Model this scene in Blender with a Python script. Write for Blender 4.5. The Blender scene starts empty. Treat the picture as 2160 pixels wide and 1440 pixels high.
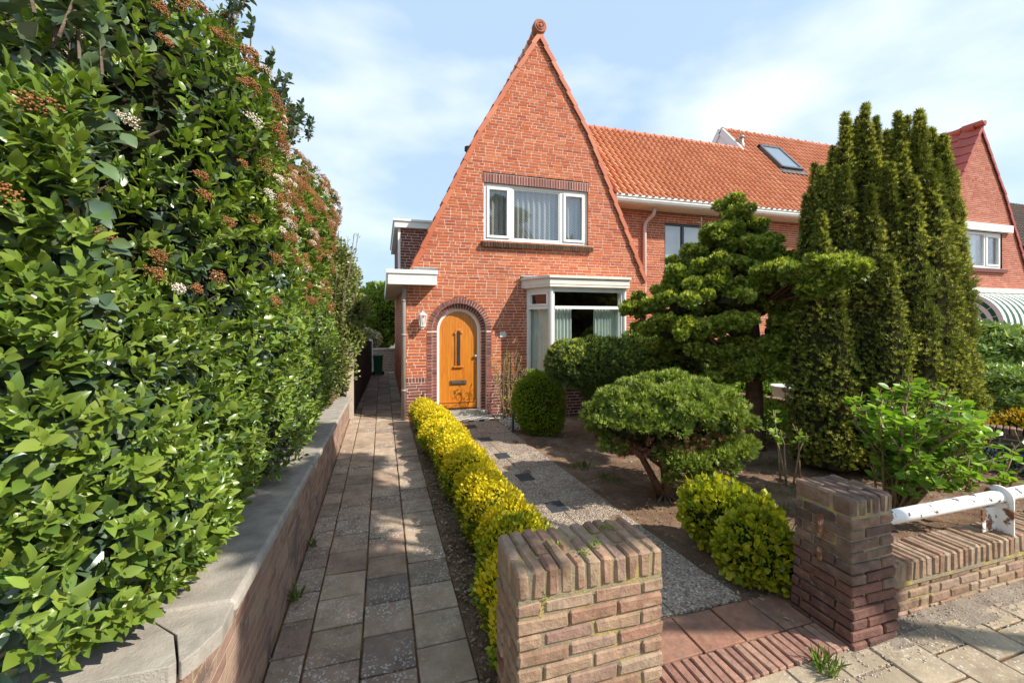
import bpy, math, random
import numpy as np
from mathutils import Vector, Matrix
random.seed(7); rng = np.random.default_rng(7)
sc = bpy.context.scene
col = sc.collection
R = math.radians
# ---------------------------------------------------------------- camera
YAW = 16.9
H = 1.9
cd = bpy.data.cameras.new('camera'); cam = bpy.data.objects.new('camera', cd); col.objects.link(cam)
cd.sensor_width = 36; cd.lens = 15.0; cd.clip_start = 0.05; cd.clip_end = 2000; cd.shift_y = -45/2160
cam.location = (0, 0, H); cam.rotation_euler = (R(90), 0, R(-YAW)); sc.camera = cam
# ---------------------------------------------------------------- sky, sun, exposure
SUNV = Vector((1.23, -1.0, 1.35)).normalized()          # direction towards the sun
elev = math.asin(SUNV.z); azim = math.atan2(SUNV.x, SUNV.y)
w = bpy.data.worlds.new('World'); sc.world = w; w.use_nodes = True
nt = w.node_tree; nt.nodes.clear()
def wn(t, **k):
    n = nt.nodes.new(t)
    for a, b in k.items(): setattr(n, a, b)
    return n
sky = wn('ShaderNodeTexSky', sky_type='NISHITA', sun_disc=False, sun_elevation=elev, sun_rotation=azim, air_density=1.0, dust_density=1.2, ozone_density=1.5)
tc = wn('ShaderNodeTexCoord'); mp = wn('ShaderNodeMapping'); nz = wn('ShaderNodeTexNoise'); rp = wn('ShaderNodeValToRGB')
mp.inputs['Scale'].default_value = (1.5, 1.5, 3.2); mp.inputs['Location'].default_value = (3.25, 1.4, 0.9)
nz.inputs['Scale'].default_value = 1.15; nz.inputs['Detail'].default_value = 9; nz.inputs['Roughness'].default_value = 0.48; nz.inputs['Distortion'].default_value = 0.1
rp.color_ramp.elements[0].position = 0.52; rp.color_ramp.elements[1].position = 0.84
mix = wn('ShaderNodeMixRGB'); mix.inputs[2].default_value = (12.5, 12.7, 13.0, 1)
lift = wn('ShaderNodeMixRGB'); lift.inputs[0].default_value = 0.7; lift.inputs[2].default_value = (6.3, 8.5, 11.0, 1)
bg = wn('ShaderNodeBackground'); bg.inputs['Strength'].default_value = 0.07
out = wn('ShaderNodeOutputWorld')
L = nt.links.new
L(tc.outputs['Generated'], mp.inputs[0]); L(mp.outputs[0], nz.inputs[0]); L(nz.outputs[0], rp.inputs[0])
L(sky.outputs[0], lift.inputs[1]); L(lift.outputs[0], mix.inputs[1]); L(rp.outputs[0], mix.inputs[0]); L(mix.outputs[0], bg.inputs[0]); L(bg.outputs[0], out.inputs[0])
sd = bpy.data.lights.new('sun', 'SUN'); so = bpy.data.objects.new('sun', sd); col.objects.link(so)
sd.energy = 4.6; sd.angle = R(0.5); sd.color = (1.0, 0.93, 0.82)
so.rotation_euler = SUNV.to_track_quat('Z', 'Y').to_euler()
sc.view_settings.view_transform = 'Standard'; sc.view_settings.look = 'None'
sc.view_settings.exposure = 0.73; sc.view_settings.gamma = 1
# ---------------------------------------------------------------- helpers: objects
def link(o, parent=None):
    col.objects.link(o)
    if parent: o.parent = parent
    return o
def tag(o, label=None, cat=None, group=None, kind=None):
    if label: o['label'] = label
    if cat: o['category'] = cat
    if group: o['group'] = group
    if kind: o['kind'] = kind
    return o
def thing(name, label, cat, group=None, loc=(0, 0, 0)):
    o = bpy.data.objects.new(name, None); o.location = loc; link(o)
    o.empty_display_size = 0.2
    return tag(o, label, cat, group)
def rotz(a):
    return Matrix.Rotation(a, 3, 'Z')
def sub(o, parent):
    """parent keeping world coordinates of a mesh written in world space"""
    o.parent = parent
    p = parent; off = Vector((0, 0, 0))
    while p: off += p.location; p = p.parent
    o.location = o.location - off
    return o
class MB:
    def __init__(s): s.v = []; s.f = []; s.m = []
    def add(s, vs, fs, m=0):
        b = len(s.v); s.v.extend([tuple(p) for p in vs]); s.f.extend([tuple(i + b for i in f) for f in fs]); s.m.extend([m] * len(fs)); return s
    def box(s, x0, x1, y0, y1, z0, z1, m=0):
        return s.add([(x0,y0,z0),(x1,y0,z0),(x1,y1,z0),(x0,y1,z0),(x0,y0,z1),(x1,y0,z1),(x1,y1,z1),(x0,y1,z1)],
            [(0,3,2,1),(4,5,6,7),(0,1,5,4),(1,2,6,5),(2,3,7,6),(3,0,4,7)], m)
    def obox(s, c, ax, ay, az, h, m=0, ch=0.0, jit=0.0):
        """oriented (chamfered) box: centre, three unit axes, half sizes"""
        c = Vector(c); A = [Vector(ax), Vector(ay), Vector(az)]
        if ch <= 0:
            vs = [c + A[0]*h[0]*i + A[1]*h[1]*j + A[2]*h[2]*k for k in (-1,1) for j in (-1,1) for i in (-1,1)]
            return s.add(vs, [(0,2,3,1),(4,5,7,6),(0,1,5,4),(1,3,7,5),(3,2,6,7),(2,0,4,6)], m)
        vs = []; idx = {}
        for i in (-1,1):
            for j in (-1,1):
                for k in (-1,1):
                    sg = (i,j,k); jt = Vector((random.uniform(-1,1),random.uniform(-1,1),random.uniform(-1,1)))*jit
                    cc = ch*random.uniform(.6,1.7) if jit else ch
                    for a in range(3):
                        p = c + jt
                        for b in range(3): p = p + A[b]*(h[b] - (0 if b == a else cc))*sg[b]
                        idx[(sg,a)] = len(vs); vs.append(p)
        fs = []
        for a in range(3):
            b, d = (a+1)%3, (a+2)%3
            for sg in (-1,1):
                q = []
                for (u, v) in ((-1,-1),(1,-1),(1,1),(-1,1)):
                    t = [0,0,0]; t[a] = sg; t[b] = u; t[d] = v; q.append(idx[(tuple(t),a)])
                fs.append(q if sg > 0 else q[::-1])
            # edges parallel to axis a
            for (u, v) in ((-1,-1),(1,-1),(1,1),(-1,1)):
                t0 = [0,0,0]; t0[a] = -1; t0[b] = u; t0[d] = v; t1 = list(t0); t1[a] = 1
                q = [idx[(tuple(t0),b)], idx[(tuple(t1),b)], idx[(tuple(t1),d)], idx[(tuple(t0),d)]]
                fs.append(q if u*v < 0 else q[::-1])
        for i in (-1,1):
            for j in (-1,1):
                for k in (-1,1):
                    q = [idx[((i,j,k),a)] for a in range(3)]
                    fs.append(q if i*j*k > 0 else q[::-1])
        return s.add(vs, fs, m)
    def tube(s, pts, rad, n=8, m=0, cap=True):
        pts = [Vector(p) for p in pts]
        if not hasattr(rad, '__len__'): rad = [rad]*len(pts)
        vs = []; up = None
        for i, p in enumerate(pts):
            d = (pts[min(i+1,len(pts)-1)] - pts[max(i-1,0)]).normalized()
            if up is None: up = d.orthogonal().normalized()
            up = (up - d*up.dot(d)).normalized(); sd_ = d.cross(up)
            for k in range(n):
                a = 2*math.pi*k/n; vs.append(p + (up*math.cos(a) + sd_*math.sin(a))*rad[i])
        fs = [(i*n+k, i*n+(k+1)%n, (i+1)*n+(k+1)%n, (i+1)*n+k) for i in range(len(pts)-1) for k in range(n)]
        if cap: fs += [tuple(range(n))[::-1], tuple((len(pts)-1)*n+k for k in range(n))]
        return s.add(vs, fs, m)
    def lathe(s, prof, c, axis='Z', n=24, m=0):
        """profile of (radius, height)"""
        vs = []; c = Vector(c)
        for r, h in prof:
            for k in range(n):
                a = 2*math.pi*k/n
                if axis == 'Z': vs.append(c + Vector((r*math.cos(a), r*math.sin(a), h)))
                else: vs.append(c + Vector((r*math.cos(a), h, r*math.sin(a))))
        fs = []
        for i in range(len(prof)-1):
            for k in range(n):
                q = (i*n+k, i*n+(k+1)%n, (i+1)*n+(k+1)%n, (i+1)*n+k)
                fs.append(q if axis == 'Z' else q[::-1])
        return s.add(vs, fs, m)
    def poly(s, pts, m=0): return s.add(pts, [tuple(range(len(pts)))], m)
    def prism(s, pts, d, m=0):
        """extrude polygon pts by vector d"""
        n = len(pts); d = Vector(d); P = [Vector(p) for p in pts]; Q = [p + d for p in P]
        return s.add(P + Q, [tuple(range(n)), tuple(range(2*n-1, n-1, -1))] + [(i, (i+n), (i+1)%n+n, (i+1)%n) for i in range(n)], m)
    def build(s, name, mats, parent=None, smooth=False, bevel=0):
        me = bpy.data.meshes.new(name); me.from_pydata(s.v, [], s.f)
        if not isinstance(mats, (list, tuple)): mats = [mats]
        for q in mats: me.materials.append(q)
        if len(mats) > 1: me.polygons.foreach_set('material_index', s.m)
        if smooth: me.polygons.foreach_set('use_smooth', [True]*len(me.polygons))
        me.update(); o = bpy.data.objects.new(name, me); col.objects.link(o)
        if parent: sub(o, parent)
        if bevel:
            b = o.modifiers.new('bevel', 'BEVEL'); b.width = bevel; b.segments = 2; b.limit_method = 'ANGLE'
        return o
# ---------------------------------------------------------------- helpers: materials
def M(name):
    m = bpy.data.materials.new(name); m.use_nodes = True
    t = m.node_tree; p = t.nodes['Principled BSDF']; return m, t, p
def N(t, typ, **k):
    n = t.nodes.new(typ)
    for a, b in k.items(): setattr(n, a, b)
    return n
def ramp(t, fac, cols, interp='LINEAR'):
    r = N(t, 'ShaderNodeValToRGB'); e = r.color_ramp; e.interpolation = interp
    while len(e.elements) < len(cols): e.elements.new(0.5)
    for i, c in enumerate(cols):
        pos, cc = c if len(c) == 2 else (i/(len(cols)-1), c)
        e.elements[i].position = pos; e.elements[i].color = (*cc, 1)
    t.links.new(fac, r.inputs[0]); return r.outputs[0]
def noise(t, scale, detail=4, rough=0.55, co='Object', dist=0, vec=None):
    n = N(t, 'ShaderNodeTexNoise'); n.inputs['Scale'].default_value = scale; n.inputs['Detail'].default_value = detail
    n.inputs['Roughness'].default_value = rough; n.inputs['Distortion'].default_value = dist
    if vec is None:
        c = N(t, 'ShaderNodeTexCoord'); vec = c.outputs[co]
    t.links.new(vec, n.inputs['Vector']); return n.outputs[0]
def bump(t, p, h, strength=0.4, dist=0.01):
    b = N(t, 'ShaderNodeBump'); b.inputs['Strength'].default_value = strength; b.inputs['Distance'].default_value = dist
    t.links.new(h, b.inputs['Height']); t.links.new(b.outputs[0], p.inputs['Normal']); return b
def mixc(t, a, b, fac, mode='MIX'):
    m = N(t, 'ShaderNodeMixRGB', blend_type=mode)
    for i, x in ((1, a), (2, b)):
        if isinstance(x, tuple): m.inputs[i].default_value = (*x, 1)
        else: t.links.new(x, m.inputs[i])
    if isinstance(fac, (int, float)): m.inputs[0].default_value = fac
    else: t.links.new(fac, m.inputs[0])
    return m.outputs[0]
def island(t):
    return N(t, 'ShaderNodeNewGeometry').outputs['Random Per Island']
def plain(name, c, rough=0.5, var=0.12, sc_=6, spec=0.4, b=0.1, metal=0):
    m, t, p = M(name)
    n = noise(t, sc_, 6, 0.6)
    cc = ramp(t, n, [(0.25, tuple(x*(1-var) for x in c)), (0.75, tuple(min(1, x*(1+var)) for x in c))])
    t.links.new(cc, p.inputs['Base Color']); p.inputs['Roughness'].default_value = rough
    p.inputs['Specular IOR Level'].default_value = spec; p.inputs['Metallic'].default_value = metal
    if b: bump(t, p, noise(t, sc_*12, 3), b, 0.004)
    return m
def isl(name, cols, rough=0.85, nsc=30, nstr=0.5, bstr=0.5, bsc=60, dirt=None, dsc=2.0, dlo=.5, dhi=.7, spec=.25):
    """per-piece random colour with mottling and optional stain colour"""
    m, t, p = M(name)
    c = ramp(t, island(t), cols)
    n = noise(t, nsc, 5, 0.65)
    v = ramp(t, n, [(0.3, (1-nstr,)*3), (0.7, (1+nstr*.35,)*3)])
    c = mixc(t, c, v, 1.0, 'MULTIPLY')
    if dirt:
        d = ramp(t, noise(t, dsc, 6, 0.7), [(dlo, (0,0,0)), (dhi, (1,1,1))])
        c = mixc(t, c, dirt, d)
    t.links.new(c, p.inputs['Base Color']); p.inputs['Roughness'].default_value = rough; p.inputs['Specular IOR Level'].default_value = spec
    bump(t, p, noise(t, bsc, 5, 0.7), bstr, 0.01)
    return m
def leafmat(name, cols, rough=0.45, trans=0.3, tcol=None, spec=0.35):
    m, t, p = M(name)
    f = island(t)
    c = ramp(t, f, cols)
    mott = ramp(t, noise(t, 1.7, 2), [(0.3, (.8,.8,.8)), (0.7, (1.2,1.2,1.2))])
    c = mixc(t, c, mott, 1.0, 'MULTIPLY')
    t.links.new(c, p.inputs['Base Color']); p.inputs['Roughness'].default_value = rough; p.inputs['Specular IOR Level'].default_value = spec
    if trans:
        tr = N(t, 'ShaderNodeBsdfTranslucent'); tt = mixc(t, c, (1.25, 1.3, .55), 1.0, 'MULTIPLY')
        t.links.new(tt, tr.inputs[0]); mx = N(t, 'ShaderNodeMixShader'); mx.inputs[0].default_value = trans
        t.links.new(p.outputs[0], mx.inputs[1]); t.links.new(tr.outputs[0], mx.inputs[2])
        t.links.new(mx.outputs[0], t.nodes['Material Output'].inputs[0])
    return m
# ---- material library
BR = [(.50,.125,.045),(.43,.095,.036),(.55,.155,.058),(.34,.075,.04),(.58,.20,.085),(.46,.11,.045),(.52,.14,.05),(.38,.10,.06)]
m_brick = isl('red_brick', BR, nsc=45, nstr=.3, bstr=.4, bsc=90, dirt=(.26,.13,.09), dsc=.9, dlo=.60, dhi=.95)
m_brick2 = isl('paler_red_brick', [(.42,.12,.065),(.36,.09,.05),(.46,.15,.085),(.33,.08,.05)], nsc=45, nstr=.22, bstr=.3, bsc=90)
m_mort = plain('pale_pointing', (.70,.53,.43), .95, .12, 14, .1, .5)
m_purple = isl('purple_brick', [(.17,.062,.052),(.23,.075,.06),(.12,.055,.055),(.27,.09,.07),(.20,.085,.08)], nsc=45, nstr=.25, bstr=.35, bsc=90)
m_dark = isl('dark_sill_brick', [(.13,.085,.055),(.09,.055,.04),(.17,.10,.065)], nsc=40, nstr=.35, dirt=(.35,.27,.04), dsc=5, dlo=.6, dhi=.75)
m_side = isl('side_wall_brick', BR, nsc=20, nstr=.3)
m_white = plain('white_paint', (.80,.79,.75), .45, .05, 3, .4, .05)
m_cream = plain('weathered_cream_paint', (.70,.66,.58), .5, .10, 5, .4, .08)
m_grey = plain('grey_metal', (.33,.33,.32), .45, .15, 8, .5, .1, .3)
m_lead = plain('lead_sheet', (.36,.36,.37), .6, .22, 12, .4, .5)
m_conc = plain('aged_concrete', (.31,.28,.24), .95, .30, 9, .15, .9)
m_conc2 = plain('post_concrete', (.50,.42,.33), .95, .18, 9, .15, .6)
m_black = plain('black_rubber', (.02,.02,.02), .6, .2, 8)
m_dgrey = plain('dark_grey_frame', (.06,.065,.075), .4, .2, 8)
def m_tile_make(name, cols, rough=.38):
    return isl(name, cols, rough=rough, nsc=25, nstr=.12, bstr=.15, bsc=60, dirt=(.50,.20,.11), dsc=2.2, dlo=.6, dhi=.9, spec=.5)
m_tile = m_tile_make('orange_clay_tile', [(.60,.25,.125),(.55,.22,.105),(.66,.30,.16),(.62,.28,.15),(.58,.24,.11)])
m_tile_r = m_tile_make('red_clay_tile', [(.33,.06,.035),(.37,.075,.04),(.30,.055,.035)])
m_tile_v = m_tile_make('verge_clay_tile', [(.50,.13,.05),(.42,.10,.04),(.56,.17,.07),(.38,.085,.035)], .6)
m_tile_d = m_tile_make('brown_clay_tile', [(.11,.06,.04),(.15,.08,.05),(.08,.05,.035)], .7)
def wood_door(name, c0, c1):
    m, t, p = M(name)
    tcx = N(t, 'ShaderNodeTexCoord'); mp_ = N(t, 'ShaderNodeMapping'); mp_.inputs['Scale'].default_value = (14, 14, 1.0)
    t.links.new(tcx.outputs['Object'], mp_.inputs[0])
    n = noise(t, 2.2, 6, .6, vec=mp_.outputs[0], dist=1.0)
    t.links.new(ramp(t, n, [(.3, c0), (.7, c1)]), p.inputs['Base Color']); p.inputs['Roughness'].default_value = .28
    p.inputs['Specular IOR Level'].default_value = .5
    return m
m_door = wood_door('varnished_wood', (.42,.115,.010), (.62,.24,.025))
m_door2 = wood_door('orange_painted_wood', (.60,.10,.01), (.66,.13,.015))
def glassmat(name, tint=(.9,.95,.95), gl=.28):
    m, t, p = M(name); t.nodes.remove(p)
    tr = N(t, 'ShaderNodeBsdfTransparent'); tr.inputs[0].default_value = (*tint, 1)
    g = N(t, 'ShaderNodeBsdfGlossy'); g.inputs['Roughness'].default_value = .015; g.inputs[0].default_value = (.95,.97,1,1)
    lw = N(t, 'ShaderNodeLayerWeight'); lw.inputs[0].default_value = .25
    mr = N(t, 'ShaderNodeMapRange'); mr.inputs[3].default_value = gl*.5; mr.inputs[4].default_value = min(1, gl*2.2)
    t.links.new(lw.outputs['Fresnel'], mr.inputs[0])
    mx = N(t, 'ShaderNodeMixShader'); t.links.new(mr.outputs[0], mx.inputs[0]); t.links.new(tr.outputs[0], mx.inputs[1]); t.links.new(g.outputs[0], mx.inputs[2])
    t.links.new(mx.outputs[0], t.nodes['Material Output'].inputs[0]); return m
m_glass = glassmat('window_glass', (.98,1,.99), .10)
m_glass2 = glassmat('upstairs_glass', (.97,.98,.99), .20)
m_sglass = plain('skylight_glass', (.16,.21,.26), .22, .05, 2, .4, 0)
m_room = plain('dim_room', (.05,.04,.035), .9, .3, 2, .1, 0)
def curtainmat(name, c, lace=False):
    m, t, p = M(name); p.inputs['Roughness'].default_value = .9
    cc = ramp(t, noise(t, 3, 3), [(.3, tuple(x*.92 for x in c)), (.7, c)])
    if lace:
        tcx = N(t, 'ShaderNodeTexCoord'); mp_ = N(t, 'ShaderNodeMapping'); mp_.inputs['Rotation'].default_value = (0, R(40), 0); mp_.inputs['Scale'].default_value = (1,1,1)
        t.links.new(tcx.outputs['Object'], mp_.inputs[0])
        wv = N(t, 'ShaderNodeTexWave', bands_direction='X'); wv.inputs['Scale'].default_value = 9; wv.inputs['Distortion'].default_value = 1.5
        t.links.new(mp_.outputs[0], wv.inputs[0])
        cc = mixc(t, cc, tuple(x*.45 for x in c), ramp(t, wv.outputs[1], [(.35,(0,0,0)),(.7,(1,1,1))]))
    t.links.new(cc, p.inputs['Base Color'])
    tr = N(t, 'ShaderNodeBsdfTranslucent'); t.links.new(cc, tr.inputs[0]); mx = N(t, 'ShaderNodeMixShader'); mx.inputs[0].default_value = .3
    t.links.new(p.outputs[0], mx.inputs[1]); t.links.new(tr.outputs[0], mx.inputs[2]); t.links.new(mx.outputs[0], t.nodes['Material Output'].inputs[0])
    return m
m_curt = curtainmat('mint_curtain', (.72,.80,.74)); m_lace = curtainmat('lace_curtain', (.74,.74,.66), True)
# ---------------------------------------------------------------- helpers: brick faces
def clip(poly, n, d):
    """keep the part of 2D poly where n.p <= d"""
    o = []
    for i in range(len(poly)):
        a, b = poly[i], poly[(i+1) % len(poly)]
        da = n[0]*a[0]+n[1]*a[1]-d; db = n[0]*b[0]+n[1]*b[1]-d
        if da <= 0: o.append(a)
        if (da < 0 < db) or (db < 0 < da):
            t_ = da/(da-db); o.append((a[0]+(b[0]-a[0])*t_, a[1]+(b[1]-a[1])*t_))
    return o
def subint(ivs, h):
    o = []
    for a, b in ivs:
        if h is None or h[1] <= a or h[0] >= b: o.append((a, b)); continue
        if h[0] > a: o.append((a, h[0]))
        if h[1] < b: o.append((h[1], b))
    return o
def brickface(mb, O, U, u0, u1, z0, z1, holes=(), planes=(), mB=0, mM=1, pitch=.0595, proud=.005, soldier=False, hd=.28, out_=None):
    """bricks on a vertical plane: O origin (x,y), U unit direction, outward normal = right-hand of U (U x up)"""
    U = Vector((U[0], U[1], 0)); Nn = U.cross(Vector((0,0,1)))
    P = lambda u, z, o: (O[0]+U.x*u+Nn.x*o, O[1]+U.y*u+Nn.y*o, z)
    def put(poly, off, m):
        for n, d in planes:
            poly = clip(poly, n, d)
            if len(poly) < 3: return
        k = len(poly)
        if m == mM: mb.add([P(u, z, off) for u, z in poly], [tuple(range(k))], m)
        else: mb.add([P(u, z, off) for u, z in poly] + [P(u, z, 0) for u, z in poly], [tuple(range(k))] + [(i, i+k, (i+1)%k+k, (i+1)%k) for i in range(k)], m)
    z = z0; row = 0
    ph = pitch if not soldier else (z1-z0)
    while z < z1-.004:
        zt = min(z+ph, z1)
        ivs = [(u0, u1)]
        for h in holes: ivs = subint(ivs, h((z+zt)/2))
        for a, b in ivs: put([(a,z),(b,z),(b,zt),(a,zt)], 0, mM)
        u = u0 - random.random()*.2
        while u < u1:
            wd = .046 if soldier else (.095 if random.random() < hd else .204)
            a0, b0 = max(u, u0), min(u+wd, u1)
            u += wd+.014
            if b0-a0 < .012: continue
            seg = [(a0, b0)]
            for h in holes: seg = subint(seg, h((z+zt)/2))
            for a, b in seg:
                if b-a > .012: put([(a,z+.0068),(b,z+.0068),(b,zt-.0068),(a,zt-.0068)], proud+random.uniform(-.002,.002), mB)
        z = zt; row += 1
def rect_hole(a, b, za, zb): return lambda z: (a, b) if za < z < zb else None
def wallmats(b=None): return [b or m_brick, m_mort, m_purple, m_dark]
# ---------------------------------------------------------------- helpers: pantiles
def pantiles(mb, O, Ud, Vd, w, l, tw=.205, tl=.262, m=0, skip=None):
    """S tiles on a slope. O lower-left corner, Ud along the eave, Vd up the slope"""
    O = Vector(O); Ud = Vector(Ud).normalized(); Vd = Vector(Vd).normalized(); Nn = Ud.cross(Vd).normalized()
    prof = [(0,-.012),(.10,.050),(.20,.060),(.32,.048),(.46,.024),(.66,.008),(.88,.0),(1.02,-.006)]
    nu = int(math.ceil(w/tw)); nv = int(round(l/tl)); tl = l/nv
    for j in range(nv):
        for i in range(nu):
            if skip and skip((i+.5)*tw, (j+.5)*tl): continue
            jt = random.uniform(-.003,.003); vs = []
            for (v, lift) in ((-.02,.034),(tl*.5,.019),(tl+.02,.002)):
                for a, h in prof:
                    vs.append(O + Ud*((i+a)*tw) + Vd*(j*tl+v+jt) + Nn*(h+lift))
            n = len(prof); fs = [(r*n+k, r*n+k+1, (r+1)*n+k+1, (r+1)*n+k) for r in range(2) for k in range(n-1)]
            b = len(vs)
            for a, h in prof: vs.append(O + Ud*((i+a)*tw) + Vd*(j*tl-.02+jt) + Nn*(h+.034-.032))
            fs += [(k+1, k, b+k, b+k+1) for k in range(n-1)]
            mb.add(vs, fs, m)
def ridge(mb, p0, p1, r=.085, step=.31, m=0):
    p0 = Vector(p0); p1 = Vector(p1); n = int((p1-p0).length/step); d = (p1-p0)/n
    for i in range(n):
        a = p0+d*i; b = a+d*1.08
        mb.tube([a, a+d*.12, a+d*.121, b], [r*1.12, r*1.12, r, r*.93], 12, m)
# ================================================================= STRUCTURE: ground and paving
def sheet(name, x0, x1, y0, y1, z, m, nx=1, ny=1, amp=0, kind='structure'):
    mb = MB(); vs = []
    for j in range(ny+1):
        for i in range(nx+1):
            x = x0+(x1-x0)*i/nx; y = y0+(y1-y0)*j/ny
            h = amp*(math.sin(x*3.1+1.3*math.sin(y*2.3))*math.cos(y*2.7+x) + .5*math.sin(x*9.1+y*7.3) + .35*math.sin(x*17-y*13) + .3*random.uniform(-1,1))
            vs.append((x, y, z+h))
    mb.add(vs, [(j*(nx+1)+i, j*(nx+1)+i+1, (j+1)*(nx+1)+i+1, (j+1)*(nx+1)+i) for j in range(ny) for i in range(nx)])
    return tag(mb.build(name, m, smooth=True), kind=kind)
m_ground, t, p = M('far_ground')
t.links.new(ramp(t, noise(t, .3, 8), [(.35,(.09,.08,.05)),(.65,(.16,.14,.09))]), p.inputs['Base Color']); p.inputs['Roughness'].default_value = 1
m_soil, t, p = M('garden_soil')
a = ramp(t, noise(t, 2.2, 8, .7), [(.3,(.13,.08,.055)),(.5,(.27,.18,.125)),(.7,(.44,.32,.24))])
g = ramp(t, noise(t, 120, 3, .8), [(.35,(.45,.42,.40)),(.65,(1.25,1.2,1.15))])
t.links.new(mixc(t, a, g, 1, 'MULTIPLY'), p.inputs['Base Color']); p.inputs['Roughness'].default_value = 1; p.inputs['Specular IOR Level'].default_value = .1
bump(t, p, noise(t, 55, 6, .75), .9, .03)
sheet('ground', -300, 300, -300, 300, -.12, m_ground)
sheet('garden_soil', .5, 22, 1.95, 8.6, -.005, m_soil, 190, 70, .012)
sheet('alley_ground', -8, .5, 8.0, 40, -.06, m_ground)
m_joint, t, p = M('mossy_joint_sand')
t.links.new(ramp(t, noise(t, 6, 7, .7), [(.38,(.06,.045,.03)),(.5,(.17,.085,.03)),(.6,(.25,.13,.035)),(.72,(.09,.11,.02))]), p.inputs['Base Color']); p.inputs['Roughness'].default_value = 1
bump(t, p, noise(t, 90, 4, .8), 1.0, .02)
def pavemat(name, cols, speck=(.62,.60,.56), sp=.72, dirt=(.09,.075,.06)):
    m, t, p = M(name)
    c = ramp(t, island(t), cols)
    c = mixc(t, c, ramp(t, noise(t, 5, 7, .7), [(.3,(.62,.60,.58)),(.7,(1.2,1.18,1.15))]), 1, 'MULTIPLY')
    vo = N(t, 'ShaderNodeTexVoronoi'); vo.inputs['Scale'].default_value = 95
    tcx = N(t, 'ShaderNodeTexCoord'); t.links.new(tcx.outputs['Object'], vo.inputs[0])
    pick = ramp(t, vo.outputs['Color'], [(sp,(0,0,0)),(sp+.04,(1,1,1))], 'LINEAR')
    c = mixc(t, c, speck, mixc(t, (0,0,0), pick, ramp(t, noise(t, 1.6, 4), [(.42,(.05,.05,.05)),(.62,(.75,.75,.75))])))
    c = mixc(t, c, dirt, ramp(t, noise(t, 2.6, 8, .75), [(.55,(0,0,0)),(.75,(.8,.8,.8))]))
    t.links.new(c, p.inputs['Base Color']); p.inputs['Roughness'].default_value = .95; p.inputs['Specular IOR Level'].default_value = .2
    bump(t, p, noise(t, 80, 5, .75), .55, .008); return m
m_pave = pavemat('drive_tile', [(0.318,0.240,0.175),(0.403,0.310,0.230),(0.265,0.200,0.152),(0.445,0.345,0.253),(0.339,0.240,0.175),(0.191,0.155,0.133)])
m_street = pavemat('street_tile', [(0.350,0.284,0.198),(0.412,0.343,0.248),(0.299,0.245,0.176),(0.391,0.314,0.225)], sp=.8)
def tiles(name, xs, y0, y1, dy, off, m, zt=0.0, joint=.012, stagger=None, kind='structure', label=None):
    mb = MB()
    for i in range(len(xs)-1):
        y = y0 - random.random()*.05 + (off if i % 2 else 0)
        while y < y1:
            y2 = y+dy; a, b = max(y, y0), min(y2, y1)
            if b-a > .03:
                tx, ty = random.uniform(-.012,.012), random.uniform(-.012,.012)
                cx, cy = (xs[i]+xs[i+1])/2, (a+b)/2
                ax = Vector((1, random.uniform(-.012,.012), tx)).normalized(); ay = Vector((random.uniform(-.008,.008), 1, ty)).normalized(); az = ax.cross(ay)
                ay = az.cross(ax)
                mb.obox((cx, cy, zt-.03+random.uniform(-.003,.003)), ax, ay, az, ((xs[i+1]-xs[i]-joint)/2, (b-a-joint)/2, .03), 0, .004, .0015)
            y = y2
    return tag(mb.build(name, m), kind=kind)
tag(sheet('driveway_joints', -.62, .53, .4, 16.5, -.007, m_joint, 12, 150, .0035), kind='structure')
tiles('driveway', [-.60,-.415,-.115,.185,.49], .6, 8.9, .30, .15, m_pave, .004)
tiles('alley_path', [-.60,-.415,-.115,.185,.43], 8.9, 16.4, .30, .15, m_pave, .004)
sheet('soil_strip', .49, .72, 1.9, 8.3, .004, m_soil, 12, 160, .01)
# street pavement
tag(sheet('street_joints', -6, 16, -6, 1.80, -.012, m_joint, 150, 60, .003), kind='structure')
tiles('street_pavement', [-2.1+.3*i for i in range(42)], -1.5, 1.80, .30, .15, m_street, 0.0)
m_grit, t, p = M('gritty_sand')
t.links.new(mixc(t, ramp(t, noise(t, 5, 8, .7), [(.3,(.26,.20,.15)),(.7,(.50,.42,.33))]), ramp(t, noise(t, 150, 2), [(.3,(.6,.6,.6)),(.7,(1.2,1.2,1.2))]), 1, 'MULTIPLY'), p.inputs['Base Color'])
p.inputs['Roughness'].default_value = 1; bump(t, p, noise(t, 40, 7, .8), 1, .03)
sheet('sand_strip', 2.55, 9, 1.70, 1.90, -.004, m_grit, 220, 14, .009)
sheet('sand_corner', 1.2, 2.62, 1.56, 1.80, -.008, m_grit, 60, 10, .005)
# gravel path slabs
m_gravel, t, p = M('exposed_gravel')
vo = N(t, 'ShaderNodeTexVoronoi'); vo.inputs['Scale'].default_value = 62; tcx = N(t, 'ShaderNodeTexCoord'); t.links.new(tcx.outputs['Object'], vo.inputs[0])
hs = N(t, 'ShaderNodeSeparateColor'); t.links.new(vo.outputs['Color'], hs.inputs[0])
c = ramp(t, hs.outputs[0], [(0,(.27,.21,.16)),(.3,(.52,.42,.32)),(.5,(.36,.28,.23)),(.7,(.66,.56,.44)),(.85,(.33,.24,.18)),(1,(.78,.72,.63))])
c = mixc(t, c, (.07,.06,.055), ramp(t, vo.outputs['Distance'], [(.5,(0,0,0)),(.85,(.8,.8,.8))]))
c = mixc(t, c, ramp(t, noise(t, 2.2, 6), [(.3,(.58,.55,.53)),(.7,(.95,.93,.90))]), 1, 'MULTIPLY')
t.links.new(c, p.inputs['Base Color']); p.inputs['Roughness'].default_value = .8
inv = N(t, 'ShaderNodeMath', operation='SUBTRACT'); inv.inputs[0].default_value = 1; t.links.new(vo.outputs['Distance'], inv.inputs[1])
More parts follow.
